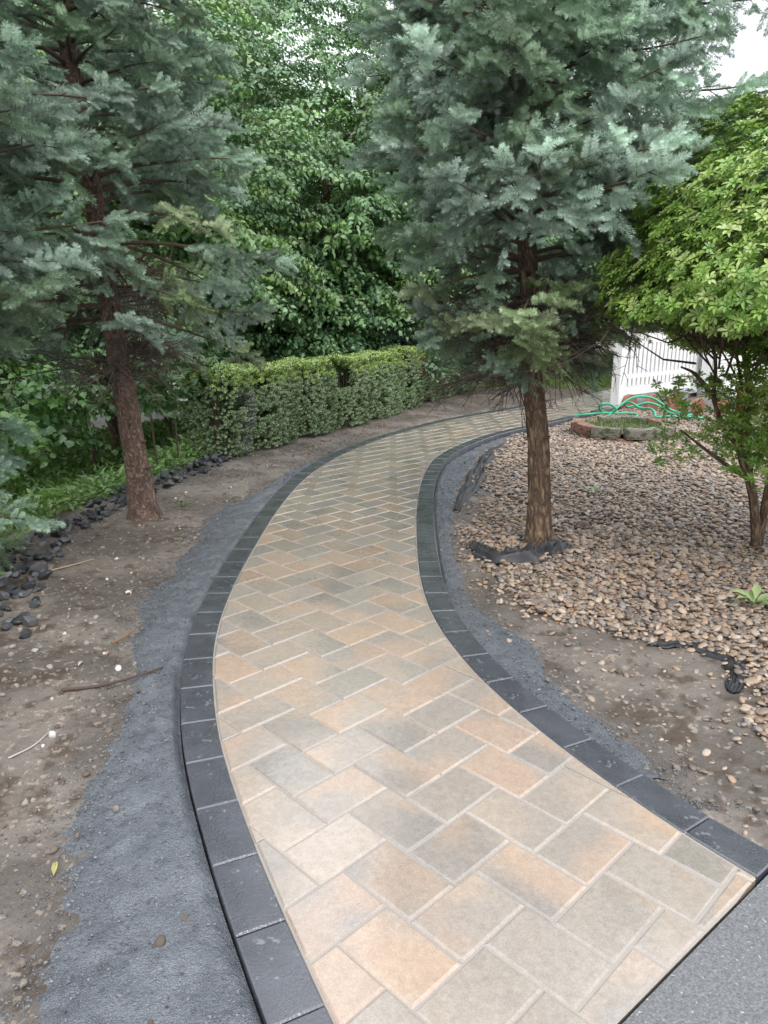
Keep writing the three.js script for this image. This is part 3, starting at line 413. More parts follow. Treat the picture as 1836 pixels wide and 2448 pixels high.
// ---------------------------------------------------------------- clipped hedge, one shrub after another
{
  const bounds = [[-1.66, 7.5], [-1.36, 8.05], [-0.95, 8.92], [-0.56, 9.6], [-0.08, 10.43], [0.37, 11.5], [0.72, 12.3], [1.07, 13.1], [1.45, 13.95], [1.85, 14.8], [2.3, 15.6]];
  for (let k = 0; k < bounds.length - 1; k++) {
    const R = rng(400 + k), [x0, d0] = bounds[k], [x1, d1] = bounds[k + 1], len = Math.hypot(x1 - x0, d1 - d0), ux = (x1 - x0) / len, ud = (d1 - d0) / len, nx = -ud, nd = ux, dep = 0.62, hgt = 0.9 + (R() - 0.5) * 0.07;
    const mx = (x0 + x1) / 2 + nx * dep / 2, md = (d0 + d1) / 2 + nd * dep / 2, gy = -0.03, T = group('hedge_shrub', P(mx, Math.min(gy, Ht(mx, md)) - 0.0, md)), by = T.position.y;
    tag(T, k === 0 ? 'end block of the clipped hedge, dark and thin on its open side' : k === 3 ? 'clipped hedge shrub with a dark hollow in its top corner' : k === 5 ? 'clipped hedge shrub with a brown dead patch near its top' : 'clipped green hedge shrub, ' + ['', 'second', 'third', '', 'fifth', '', 'seventh', 'eighth', 'ninth', 'tenth'][k] + ' in the row counted from the dark end block', 'hedge', 'shrubs of the clipped hedge');
    const hw = len / 2 - 0.035, hd = dep / 2, loc = (a, y, b) => V(ux * a + nx * b, y - by + gy, -(ud * a + nd * b)), list = [[], []], tops = [];
    const N = Math.round(6200 * (k < 5 ? 1 : 0.7) * Math.max(0.8, len / 0.85));
    for (let i = 0; i < N; i++) {
      let a, y, b, n; const w = R();                            // a rounded block: sides, ends, top
      const ex = 4.2, th = R() * 6.283, cs = Math.cos(th), sn = Math.sin(th), q = Math.pow(Math.pow(Math.abs(cs), ex) + Math.pow(Math.abs(sn), ex), -1 / ex);
      if (w < 0.72) { y = 0.03 + Math.pow(R(), 0.9) * (hgt - 0.05); const bulge = (0.86 + 0.14 * Math.sin(clamp(y / hgt) * 2.6)) * (1 - 0.22 * sstep(0.82, 1, y / hgt)) + (fbm(a = th * 3, y * 6, 2, 40 + k) - 0.5) * 0.15, dp = 1 - Math.pow(R(), 2) * 0.3; a = cs * q * hw * bulge * dp; b = sn * q * hd * bulge * dp; n = V(cs / hw, 0.15, sn / hd).normalize(); }
      else { const rr = Math.sqrt(R()) * 0.9; a = cs * q * hw * rr; b = sn * q * hd * rr; y = hgt - R() * R() * 0.1 - 0.06 * Math.pow(rr, 4) + (fbm(a * 7, b * 7, 2, 50 + k) - 0.5) * 0.05; n = V(cs * 0.3 * rr, 1, sn * 0.3 * rr).normalize(); }
      if (k === 3 && a < -hw * 0.35 && y > hgt * 0.62 && b < 0.1) continue; if (k === 0 && a < -hw * 0.3 && R() < 0.62) continue; if (fbm(a * 9 + k * 5, y * 9 + b * 7, 2, 90) < 0.3) continue;
      const dir = loc(n.x, by - gy + n.y, n.z).add(V((R() - 0.5) * 0.7, 0.3 + (R() - 0.5) * 0.5, (R() - 0.5) * 0.7)).normalize(), v = 0.75 + R() * 0.5, top = w >= 0.72 || y > hgt * (0.76 + R() * 0.17);
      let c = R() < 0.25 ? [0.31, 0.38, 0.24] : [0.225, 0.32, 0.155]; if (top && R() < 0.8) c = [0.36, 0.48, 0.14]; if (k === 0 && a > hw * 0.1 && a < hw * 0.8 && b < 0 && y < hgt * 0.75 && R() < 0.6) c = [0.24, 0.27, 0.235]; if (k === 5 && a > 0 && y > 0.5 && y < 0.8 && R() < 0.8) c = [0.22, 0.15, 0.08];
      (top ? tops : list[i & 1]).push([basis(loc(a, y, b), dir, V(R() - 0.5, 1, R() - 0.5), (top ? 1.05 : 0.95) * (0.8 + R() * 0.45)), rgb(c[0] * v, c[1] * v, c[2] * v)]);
    }
    for (let s = 0; s < 5; s++) { const a = (R() - 0.5) * hw, b = (R() - 0.5) * hd, pts = smoothPts([loc(a * 0.5, -0.04, b * 0.5), loc(a, hgt * 0.4, b), loc(a * 1.6, hgt * 0.85, b * 1.5)], 5); mesh('stem', tube(pts, pts.map((_, i) => 0.014 - i * 0.002), 5, 0.1, s), twigMat, T); }
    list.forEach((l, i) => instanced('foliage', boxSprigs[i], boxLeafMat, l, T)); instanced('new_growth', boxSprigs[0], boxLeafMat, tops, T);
  }
}

// ---------------------------------------------------------------- broad evergreen shrub at the right
{
  const R = rng(500), bx = 2.52, bd = 4.75, T = group('evergreen_shrub', P(bx, Ht(bx, bd) - 0.02, bd)); tag(T, 'bright green domed evergreen shrub with bare forked stems rising from the pebbles', 'shrub');
  const inv = (p) => p.clone().sub(T.position);
  const whorls = [51, 52, 53].map((s) => { const Q = rng(s * 13), pos = []; for (let i = 0; i < 7; i++) { const a = i * 0.8976 + Q() * 0.4, up = 0.25 + Q() * 0.5, dir = V(Math.cos(a), Math.sin(a), up); leafTris(pos, basis(V(0, 0, 0).addScaledVector(dir, 0.006), dir, V(0, 0, 1), 1), 0.05 * (0.75 + Q() * 0.5), 0.021 * (0.8 + Q() * 0.4), 0.07, 0.12 + Q() * 0.3, true); } for (let i = 0; i < 4; i++) { const a = i * 1.571 + Q(), dir = V(Math.cos(a) * 0.6, Math.sin(a) * 0.6, 1); leafTris(pos, basis(V(0, 0, 0), dir, V(-Math.cos(a), -Math.sin(a), 0.2), 1), 0.028 * (0.8 + Q() * 0.5), 0.013, 0.08, 0.1, true); } return smoothLeaves(pos); });
  const mats = [[0.30, 0.45, 0.09], [0.24, 0.40, 0.075], [0.36, 0.50, 0.12], [0.19, 0.34, 0.07], [0.42, 0.53, 0.19]], all = [];
  const C = [2.66, 1.42, 4.45];
  for (let i = 0; i < 21000; i++) {                               // dome
    const z = R() * 1.35 - 0.35, a = R() * 6.283, q = Math.sqrt(Math.max(0, 1 - z * z)), rr = 1 - Math.pow(R(), 2.2) * 0.45, lump = 1 + (fbm(a * 4, z * 6, 3, 61) - 0.5) * 0.26, n = V(q * Math.cos(a), z, q * Math.sin(a));
    const p = P(C[0] + n.x * 1.4 * rr * lump, C[1] + n.y * (z < 0 ? 0.75 : 1.34) * rr * lump, C[2] - n.z * 1.15 * rr * lump); if (p.y < 1.22 + 0.2 * sstep(2.2, 1.85, p.x) + (fbm(p.x * 4, p.z * 4, 2, 5) - 0.5) * 0.14) continue; if (fbm(p.x * 5, p.y * 5 + p.z * 4, 2, 66) < 0.3) continue;
    all.push([p, n.clone().add(V(R() - 0.5, 0.35 + R() * 0.5, R() - 0.5)).normalize()]);
  }
  for (let i = 0; i < 700; i++) { const a = R() * 6.283, rr = Math.sqrt(R()), p = P(2.38 + Math.cos(a) * 0.6 * rr, 0.8 + (R() - 0.5) * 0.55, 4.85 + Math.sin(a) * 0.5 * rr); if (fbm(p.x * 3, p.y * 4 + p.z * 2, 2, 68) < 0.47) continue; all.push([p, V((R() - 0.5) * 1.2, 0.8, R() * 0.8).normalize()]); }
  for (let i = 0; i < 900; i++) all.push([P(2.46 + (R() - 0.5) * 0.52, 0.45 + Math.pow(R(), 0.8) * 0.95, 4.6 + (R() - 0.5) * 0.7), V((R() - 0.5) * 1.2, 0.7, R()).normalize()]);
  all.sort((a, b) => a[0].distanceTo(camera.position) - b[0].distanceTo(camera.position));
  const lists = [[], [], []], M = mats.map((c) => new THREE.MeshPhysicalMaterial({ color: rgb(...c), roughness: 0.32, transmission: 0.25, thickness: 0 })); let solo = 0; const white = new THREE.MeshPhysicalMaterial({ color: 0xffffff, roughness: 0.32, transmission: 0.25, thickness: 0 });
  for (const [p, n] of all) {
    const m = basis(inv(p), n, V(R() - 0.5, R() - 0.5, R() - 0.5), 0.55 + R() * 0.34), inView = Math.abs(p.x / -p.z) < 0.56;
    if (solo < 280 && inView) { const w = mesh('leaf_whorl', whorls[solo % 3], M[R() * 5 | 0], T); w.applyMatrix4(m); solo++; } else { const c = mats[R() * 5 | 0], v = 0.85 + R() * 0.3; lists[R() * 3 | 0].push([m, rgb(c[0] * v, c[1] * v, c[2] * v)]); }
  }
  lists.forEach((l, i) => instanced('foliage', whorls[i], white, l, T));
  const stems = [[[2.52, 0, 4.75], [2.42, 0.36, 4.72], [2.3, 0.62, 4.7], [2.33, 1.0, 4.75], [2.2, 1.5, 4.8]], [[2.38, 0.44, 4.72], [2.12, 0.6, 4.66], [1.86, 0.78, 4.6]], [[2.3, 0.62, 4.7], [2.12, 0.92, 4.75], [2.1, 1.25, 4.8], [1.85, 1.6, 4.85]], [[2.55, 0, 4.8], [2.6, 0.5, 4.85], [2.75, 1.2, 4.9], [2.9, 1.9, 4.9]], [[2.5, 0.1, 4.78], [2.45, 0.7, 4.95], [2.35, 1.3, 5.1], [2.2, 1.7, 5.3]], [[2.12, 0.95, 4.75], [1.95, 1.12, 4.7], [1.82, 1.17, 4.6]], [[2.6, 0.4, 4.85], [2.9, 0.9, 4.8], [3.3, 1.5, 4.8]]];
  stems.forEach((s, k) => { const pts = smoothPts(s.map(([x, h, d]) => inv(P(x, h + (h ? 0 : -0.08), d))), 12), r0 = k === 0 ? 0.034 : k === 3 ? 0.028 : 0.017; mesh('stem', tube(pts, pts.map((_, i) => r0 * (1 - 0.65 * i / 12)), 8, 0.14, k), barkMat, T); });
  { const R2 = rng(511), parts = []; for (let k = 0; k < 90; k++) { const a = R2() * 6.283, p = inv(P(2.4 + Math.cos(a) * 0.5 * R2(), 1.1 + R2() * 0.3, 4.85 + Math.sin(a) * 0.4 * R2())), e = inv(P(C[0] + Math.cos(a) * 1.2, 1.3 + R2() * 0.9, C[2] + Math.sin(a) * 0.9)); const m = p.clone().lerp(e, 0.5).add(V(0, -0.1 * R2(), 0)); parts.push(tube([p, m, e], [0.008, 0.006, 0.003], 4)); } mesh('twigs', mergeGeometries(parts), twigMat, T).userData.kind = 'stuff'; }
  console.log('whorls', all.length);
}
// ---------------------------------------------------------------- stones
function stoneGeo(seed, sx, sy, sz, det = 1, rough = 0.18, angular = false) {
  const g = mergeVertices(new THREE.IcosahedronGeometry(1, det).deleteAttribute('normal').deleteAttribute('uv')), p = g.attributes.position, R = rng(seed), cuts = []; if (angular) for (let i = 0; i < 7; i++) cuts.push([V(R() - 0.5, R() - 0.5, R() - 0.5).normalize(), 0.42 + R() * 0.3]);
  for (let i = 0; i < p.count; i++) { const v = V().fromBufferAttribute(p, i); const k = 1 + (fbm(v.x * 1.4 + seed, v.y * 1.4 + v.z * 1.1 + 9, 2, seed) - 0.5) * 2 * rough; v.multiplyScalar(k); for (const [n, c] of cuts) { const e = v.dot(n) - c; if (e > 0) v.addScaledVector(n, -e); } p.setXYZ(i, v.x * sx, v.y * sy, v.z * sz); }
  if (angular) { const f = g.toNonIndexed(); f.computeVertexNormals(); return f; } g.computeVertexNormals(); return g;
}
const TONES0 = [[0.33, 0.28, 0.22], [0.25, 0.215, 0.175], [0.40, 0.34, 0.27], [0.2, 0.18, 0.165], [0.36, 0.27, 0.19], [0.28, 0.27, 0.255], [0.16, 0.145, 0.135], [0.44, 0.39, 0.33], [0.3, 0.22, 0.165]];
const TONES = TONES0.map((c) => [c[0] * 0.86, c[1] * 0.775, c[2] * 0.725]);
{ // rounded pebbles of the bed
  const gx = edgeFn([[1.32, 1.9], [1.4, 2.3], [1.45, 2.66], [1.57, 2.9], [1.6, 3.1], [1.3, 3.28], [1.05, 3.45], [0.77, 3.57], [0.66, 3.8], [0.58, 4.43], [0.6, 4.87], [0.68, 5.5], [0.84, 6.2], [1.12, 8.1], [1.98, 10.2], [3.2, 11.5]], 0.05), R = rng(600);
  const shapes = [1, 2, 3, 4, 5, 6].map((s) => stoneGeo(s * 5, 1.25, 0.42 + (s % 3) * 0.1, 0.85 + (s % 2) * 0.12, 1, 0.26)), mats = TONES.map((c) => new THREE.MeshStandardMaterial({ color: rgb(...c), roughness: 0.42 })), white = new THREE.MeshStandardMaterial({ color: 0xffffff, roughness: 0.42 }), all = [];
  for (const layer of [0, 1]) for (let d = 1.9; d < 12.2; d += 0.024) for (let x = 0.4; x < 0.56 * d + 0.35; x += 0.028) {
    const X = x + (R() - 0.5) * 0.035, D = d + (R() - 0.5) * 0.031, e = X - gx(D) + (fbm(X * 5, D * 5, 3, 12) - 0.5) * 0.35, bed = Math.pow(sstep(-0.2, 0.22, e), 1.4); if (offR(X, D) < 0.16 || D < DRV(X) + 0.03) { R(); continue; }
    const fabricPatch = e < -0.05 ? 0.075 : 0; if (R() > (layer ? 0.55 * bed : Math.max(0.97 * bed, fabricPatch))) continue; if (Math.hypot(X - 1.07, D - 4.88) < 0.13) continue; if (Math.hypot(X - 3.05, D - 9.5) < 0.62) continue; if (X > 3.85 && D > 12.3 - (X - 3.88) * 0.8) continue;
    const s = (0.0108 + Math.pow(R(), 2.5) * 0.0135) * (bed < 0.5 ? 0.7 : 1), lift = Ht(X, D) + s * (layer ? 0.8 : 0.25) + (layer ? 0.006 : 0);
    all.push([X, D, s, lift]);
  }
  all.sort((a, b) => Math.hypot(a[0], a[1]) - Math.hypot(b[0], b[1])); const lists = shapes.map(() => []); let solo = 0; const e = new THREE.Euler(), q = new THREE.Quaternion();
  const px = (X, D) => { const t = X / (D * Math.cos(PITCH) + (EYE) * Math.sin(PITCH)) * FOC + 918; return t < 1836; };
  for (const [X, D, s, y] of all) {
    e.set((R() - 0.5) * 0.9, R() * 6.283, (R() - 0.5) * 0.9); q.setFromEuler(e); const m = new THREE.Matrix4().compose(P(X, y, D), q, V(s, s, s)), k = R() * 6 | 0, ti = R() * TONES.length | 0;
    if (solo < 300 && px(X, D) && s > 0.011) { solo++; const o = mesh('pebble', shapes[k], mats[ti]); o.applyMatrix4(m); tag(o, 'rounded river pebble at the near edge of the pebble bed', 'pebble', 'pebbles of the bed'); }
    else { const c = TONES[ti], v = 0.8 + R() * 0.4; lists[k].push([m, rgb(c[0] * v, c[1] * v, c[2] * v)]); }
  }
  const bed = group('pebble_bed'); tag(bed, 'bed of rounded tan and grey river pebbles beside the path', 'pebble bed', null, 'stuff'); lists.forEach((l, i) => instanced('pebbles', shapes[i], white, l, bed)); console.log('pebbles', all.length);
}
{ // black stones along the top of the bank
  const R = rng(620), shapes = [1, 2, 3, 4, 5].map((s) => stoneGeo(s * 9 + 2, 1.2, 0.75, 0.95, 2, 0.25, true)), mats = [[0.035, 0.038, 0.043], [0.055, 0.058, 0.063], [0.025, 0.027, 0.031], [0.08, 0.08, 0.085]].map((c) => new THREE.MeshStandardMaterial({ color: rgb(...c), roughness: 0.45, bumpMap: grain, bumpScale: 0.002 }));
  for (let i = 0; i < 270; i++) {
    const d = 3.2 + (i / 270) * 4.6 + R() * 0.05, wide = d < 4.6 ? 0.36 : 0.22, x = rowX(d) + (R() - 0.4) * wide + 0.02, s = 0.022 + R() * R() * 0.042, up = Math.abs(x - rowX(d)) < 0.09 && R() < 0.6 ? 0.045 : 0; if (Math.hypot(x + 1.82, d - 5.42) < 0.2) continue;
    const o = mesh('black_stone', shapes[i % 5], mats[R() * 4 | 0]); o.position.copy(P(x, Ht(x, d) + s * 0.45 + up, d)); o.scale.setScalar(s); o.rotation.set((R() - 0.5) * 0.8, R() * 6.283, (R() - 0.5) * 0.8); tag(o, 'rough black stone in the row along the bank', 'stone', 'black stones of the row');
  }
}
{ // grit and clods in the bare soil, and the larger pale stones in it
  const R = rng(640), g = [stoneGeo(31, 1.1, 0.6, 0.9, 1, 0.3), stoneGeo(32, 1, 0.7, 0.8, 1, 0.3, true)], l = [[], []], white = new THREE.MeshStandardMaterial({ color: 0xffffff, roughness: 0.8 });
  const cols = [[0.13, 0.1, 0.08], [0.2, 0.165, 0.135], [0.15, 0.125, 0.105], [0.09, 0.07, 0.055], [0.17, 0.15, 0.13], [0.11, 0.09, 0.07], [0.24, 0.22, 0.195]];
  for (let i = 0; i < 8500; i++) {
    const d = 1.1 + Math.pow(R(), 1.3) * 9, left = R() < 0.7, x = left ? lerp(rowX(d) + 0.15, xL(d) - 0.25, R()) : xR(d) + 0.25 + R() * 1.2; if (d < DRV(x) + 0.05) continue; const dust = left ? x > dustL(d) - 0.02 : x < dustR(d) + 0.02; if (dust && R() < 0.86) continue; if (fbm(x * 3, d * 3, 2, 7) < 0.36) continue;
    const s = 0.0022 + Math.pow(R(), 6) * 0.015, c = cols[R() * 7 | 0]; const m = new THREE.Matrix4().compose(P(x, Ht(x, d) + s * 0.2 + (dust ? 0.014 : 0), d), new THREE.Quaternion().setFromEuler(new THREE.Euler(R(), R() * 6, R())), V(s, s, s)); l[i & 1].push([m, rgb(...c)]);
  }
  const grit = group('soil_grit'); tag(grit, 'grit and crumbs lying in the bare soil', 'grit', null, 'stuff'); l.forEach((q, i) => instanced('crumbs', g[i], white, q, grit));
  const pale = [0.52, 0.36, 0.26].map((v) => new THREE.MeshStandardMaterial({ color: rgb(v, v * 0.97, v * 0.92), roughness: 0.7 }));
  const spots = [[-1.17, 2.96, 0.017], [-1.0, 2.79, 0.015], [-1.23, 2.43, 0.016], [-1.24, 2.37, 0.011], [-1.72, 3.14, 0.02], [-1.61, 3.12, 0.02], [-1.48, 2.98, 0.015], [-1.55, 3.3, 0.014], [-1.35, 2.7, 0.01]]; const Q = rng(645);
  for (let k = 0; k < 24; k++) { const d = 2.4 + Q() * 5, x = lerp(rowX(d) + 0.3, dustL(d) - 0.05, Q()); spots.push([x, d, 0.007 + Q() * Q() * 0.013]); }
  spots.forEach(([x, d, s], k) => { const o = mesh('pale_stone', g[k & 1], pale[k < 4 ? 0 : Q() * 3 | 0]); o.position.copy(P(x, Ht(x, d) + s * 0.3, d)); o.scale.setScalar(s); o.rotation.set(Q(), Q() * 6, Q()); tag(o, 'small pale stone lying in the bare soil', 'stone', 'pale stones in the soil'); });
  const rock = mesh('flat_rock', stoneGeo(71, 0.075, 0.02, 0.06, 2, 0.25), new THREE.MeshStandardMaterial({ color: rgb(0.19, 0.155, 0.13), roughness: 0.75, bumpMap: grain, bumpScale: 0.002 })); const [rx, rd] = ground(1292, 1435, -0.05); rock.position.copy(P(rx, Ht(rx, rd) + 0.008, rd)); tag(rock, 'flat brownish rock half sunk among the pebbles below the crumpled fabric', 'rock');
  const rock2 = mesh('round_rock', stoneGeo(73, 0.05, 0.034, 0.042, 2, 0.2), new THREE.MeshStandardMaterial({ color: rgb(0.16, 0.11, 0.095), roughness: 0.6 })); const [qx, qd] = ground(1392, 1258, -0.04); rock2.position.copy(P(qx, Ht(qx, qd) + 0.03, qd)); tag(rock2, 'dark reddish rock on the pebbles right beside the twiggy spruce trunk', 'rock');
}

{ // loose grains of stone dust, scattered over the strips and out across their edges
  const R = rng(660), g = stoneGeo(33, 1, 0.7, 0.85, 0, 0.3, true), l = [], m0 = new THREE.MeshStandardMaterial({ color: 0xffffff, roughness: 0.6 });
  for (let i = 0; i < 42000; i++) {
    const side = R() < 0.62 ? -1 : 1, d = (side < 0 ? 1.05 : 2.05) + Math.pow(R(), 1.5) * 7.5, e = side < 0 ? dustL(d) : dustR(d), inn = (side < 0 ? xL(d) : xR(d)) + side * 0.17, w = (R() + R() + R()) / 3, x = R() < 0.45 ? lerp(inn, e, R()) : e + (w - 0.5) * 0.5; if (side * (x - inn) < 0 || d < DRV(x) + 0.06) continue;
    const s = 0.0013 + Math.pow(R(), 6) * 0.005, v = 0.06 + R() * 0.13; l.push([new THREE.Matrix4().compose(P(x, Ht(x, d) + 0.016 * sstep(0.1, -0.1, side * (x - e)) + s * 0.3, d), new THREE.Quaternion().setFromEuler(new THREE.Euler(R() * 6, R() * 6, 0)), V(s, s, s)), rgb(v, v * 1.03, v * 1.09)]);
  }
  tag(instanced('dust_grains', g, m0, l), 'loose grey grains along the edges of the stone dust', 'grit', null, 'stuff');
}

{ // fallen brown needles under the spruces
  const R = rng(670), g = geoFrom([-0.0011, 0, 0, 0.0011, 0, 0, 0.0004, 0.001, 0.02, -0.0004, 0.001, 0.02].map((v) => v), null, [0, 1, 2, 0, 2, 3]), l = [], m0 = new THREE.MeshStandardMaterial({ color: 0xffffff, roughness: 0.85 });
  for (let i = 0; i < 11000; i++) { const k = R() < 0.55, a = R() * 6.283, r = Math.sqrt(R()) * (k ? 1.5 : 1.1), x = (k ? -1.82 : 1.07) + Math.cos(a) * r, d = (k ? 5.42 : 4.88) + Math.sin(a) * r, on = (k && x > dustL(d) - 0.04) || (!k && x < dustR(d) + 0.04); if (on || x < rowX(d) + 0.05) continue; const v = 0.6 + R() * 0.8, b = R() * 6.283; l.push([basis(P(x, Ht(x, d) + 0.003 + R() * 0.004 + (!k && x > 0.75 ? 0.014 : 0), d), V(Math.cos(b), (R() - 0.5) * 0.3, Math.sin(b)), V(0, 1, 0), 0.9 + R() * 0.5), rgb(0.16 * v, 0.105 * v, 0.065 * v)]); }
  tag(instanced('needle_litter', g, m0, l), 'fallen brown spruce needles on the ground under the trees', 'needles', null, 'stuff');
}

// ---------------------------------------------------------------- black landscape fabric
const fabricMat = new THREE.MeshStandardMaterial({ color: rgb(0.028, 0.028, 0.031), roughness: 0.5, bumpMap: grain, bumpScale: 0.001 });
function fabric(label, line, width, height, seed) {              // a crumpled strip with folds standing up
  const pts = new THREE.CatmullRomCurve3(line.map(([x, d]) => V(x, 0, -d))).getSpacedPoints(46), nt = 16, pos = [], idx = [], cx = pts[23].x, cd = -pts[23].z, T = P(cx, Ht(cx, cd), cd);
  const put = (off) => { for (let i = 0; i < pts.length; i++) { const t = pts[Math.min(i + 1, 45)].clone().sub(pts[Math.max(i - 1, 0)]).normalize(), end = Math.sin(Math.PI * i / (pts.length - 1)); for (let k = 0; k <= nt; k++) { const w = (k / nt - 0.5) * width * (0.55 + 0.9 * vn(i * 0.3, 3, seed)) * (0.35 + 0.65 * Math.pow(end, 0.5)), j = (vn(i * 0.35, k * 0.4, seed + 1) - 0.5) * 0.05; let x = pts[i].x - t.z * w + t.x * j, z = pts[i].z + t.x * w + t.z * j; const rid = Math.pow(1 - Math.abs(fbm(i * 0.1 + k * 0.07, k * 0.2, 3, seed + 2) - 0.5) * 2, 3), edge = Math.pow(Math.sin(Math.PI * clamp(k / nt, 0.02, 0.98)), 0.6); const cr = Math.abs(fbm(i * 0.27 - k * 0.15, k * 0.4 + i * 0.08, 4, seed + 4) - 0.5) * 2, h = Ht(x, -z) + 0.006 + height * (0.75 * rid + 0.4 * cr) * edge * (0.3 + 0.7 * end) + (vn(i * 0.9, k * 1.1, seed + 6) - 0.5) * 0.02; pos.push(x - T.x, h + off - T.y, z - T.z); } } };
  put(0); put(-0.003); const n = nt + 1, m = pts.length * n; for (let i = 0; i < pts.length - 1; i++) for (let k = 0; k < nt; k++) { const a = i * n + k; idx.push(a, a + 1, a + n, a + n, a + 1, a + n + 1, m + a + 1, m + a, m + a + n, m + a + 1, m + a + n, m + a + n + 1); }
  const uv = []; for (let i = 0; i < pos.length; i += 3) uv.push(pos[i] / 0.3, pos[i + 2] / 0.3); const o = mesh('landscape_fabric', geoFrom(pos, uv, idx), fabricMat); o.position.copy(T); tag(o, label, 'fabric');
}
fabric('crumpled black fabric bunched at the foot of the twiggy spruce', [[0.62, 4.86], [0.74, 4.55], [0.9, 4.52], [1.06, 4.66], [1.26, 4.84]], 0.19, 0.13, 11);
fabric('torn black fabric edge sticking up along the stone dust and pebbles', [[0.58, 5.75], [0.66, 6.15], [0.8, 6.6], [0.98, 7.4], [1.3, 8.5], [1.62, 9.1]], 0.14, 0.07, 23);
fabric('scrap of black fabric lying by the path near the green hose', [[2.1, 10.35], [2.4, 10.75], [2.7, 10.8], [2.95, 10.6]], 0.34, 0.09, 37);
fabric('flat black fabric edge curving round the bare patch in the pebbles', [[1.28, 3.25], [1.45, 3.24], [1.56, 3.1], [1.55, 2.95], [1.46, 2.8]], 0.09, 0.02, 41);

// ---------------------------------------------------------------- sticks, leaves and weeds
for (const [label, line, r, c] of [['long dark stick lying across the stone dust and soil', [[-1.33, 2.76], [-1.2, 2.78], [-1.1, 2.81], [-1.02, 2.87], [-0.97, 2.95]], 0.008, [0.075, 0.05, 0.04]], ['short split twig with orange bare wood on the soil', [[-1.27, 3.17], [-1.25, 3.22], [-1.23, 3.26], [-1.215, 3.33]], 0.006, [0.2, 0.1, 0.05]], ['thin dry stalk lying beside the black stones', [[-1.98, 4.15], [-1.9, 4.27], [-1.82, 4.4]], 0.005, [0.33, 0.28, 0.17]], ['thin pale curved twig on the bare soil', [[-1.32, 2.28], [-1.27, 2.36], [-1.25, 2.46]], 0.0035, [0.4, 0.37, 0.33]]]) {
  const pts = smoothPts(line.map(([x, d]) => P(x, Ht(x, d) + r * 0.9 + (x > dustL(d) - 0.12 && x < 0 ? 0.02 : 0.002), d)), 12); const o = mesh('stick', tube(pts, pts.map((_, i) => r * (1 - 0.5 * i / 12)), 6, 0.2, 3), new THREE.MeshStandardMaterial({ color: rgb(...c), roughness: 0.85 })); tag(o, label, 'stick');
}
for (const [x, d, len, wid, c, label] of [[-0.92, 1.72, 0.075, 0.016, [0.42, 0.4, 0.16], 'narrow yellowish fallen leaf on the grey dust'], [-1.27, 3.12, 0.03, 0.018, [0.34, 0.2, 0.13], 'small tan fallen leaf beside the split twig'], [-1.35, 3.02, 0.035, 0.018, [0.35, 0.3, 0.22], 'curled pale fallen leaf on the soil']]) { const pos = []; leafTris(pos, new THREE.Matrix4(), len, wid, 0.12, 0.15); const o = mesh('fallen_leaf', geoFrom(pos), new THREE.MeshStandardMaterial({ color: rgb(...c), roughness: 0.6 })); o.position.copy(P(x, Ht(x, d) + 0.012, d)); o.rotation.set(0.05, d * 2, 0.1); tag(o, label, 'leaf'); }
for (const [x, d, n, s, c, label] of [[1.8, 6.25, 5, 0.075, [0.15, 0.33, 0.1], 'tiny green weed sprouting from the pebbles behind the spruce trunk'], [2.0, 3.72, 11, 0.11, [0.34, 0.44, 0.2], 'pale green seedling with broad leaves at the pebble bed edge'], [-1.63, 5.75, 9, 0.06, [0.12, 0.2, 0.05], 'tuft of green weed beside the leaning spruce trunk']]) { const R = rng(d * 100), pos = []; for (let i = 0; i < n; i++) { const a = i * 2.4 + R(), dir = V(Math.cos(a), 0.35 + R() * 0.9, Math.sin(a)); leafTris(pos, basis(V(dir.x * 0.01, 0.005 + R() * s * 0.5, dir.z * 0.01), dir, V(0, 1, 0), 1), s * (0.7 + R() * 0.5), s * 0.42, 0.08, 0.2, true); } const T = group('weed', P(x, Ht(x, d), d)); mesh('leaves', smoothLeaves(pos), new THREE.MeshPhysicalMaterial({ color: rgb(...c), roughness: 0.4, transmission: 0.25, thickness: 0 }), T); mesh('stalk', tube([V(0, -0.01, 0), V(0.004, s * 0.6, 0.002)], [0.004, 0.002], 5), twigMat, T); tag(T, label, 'weed'); }

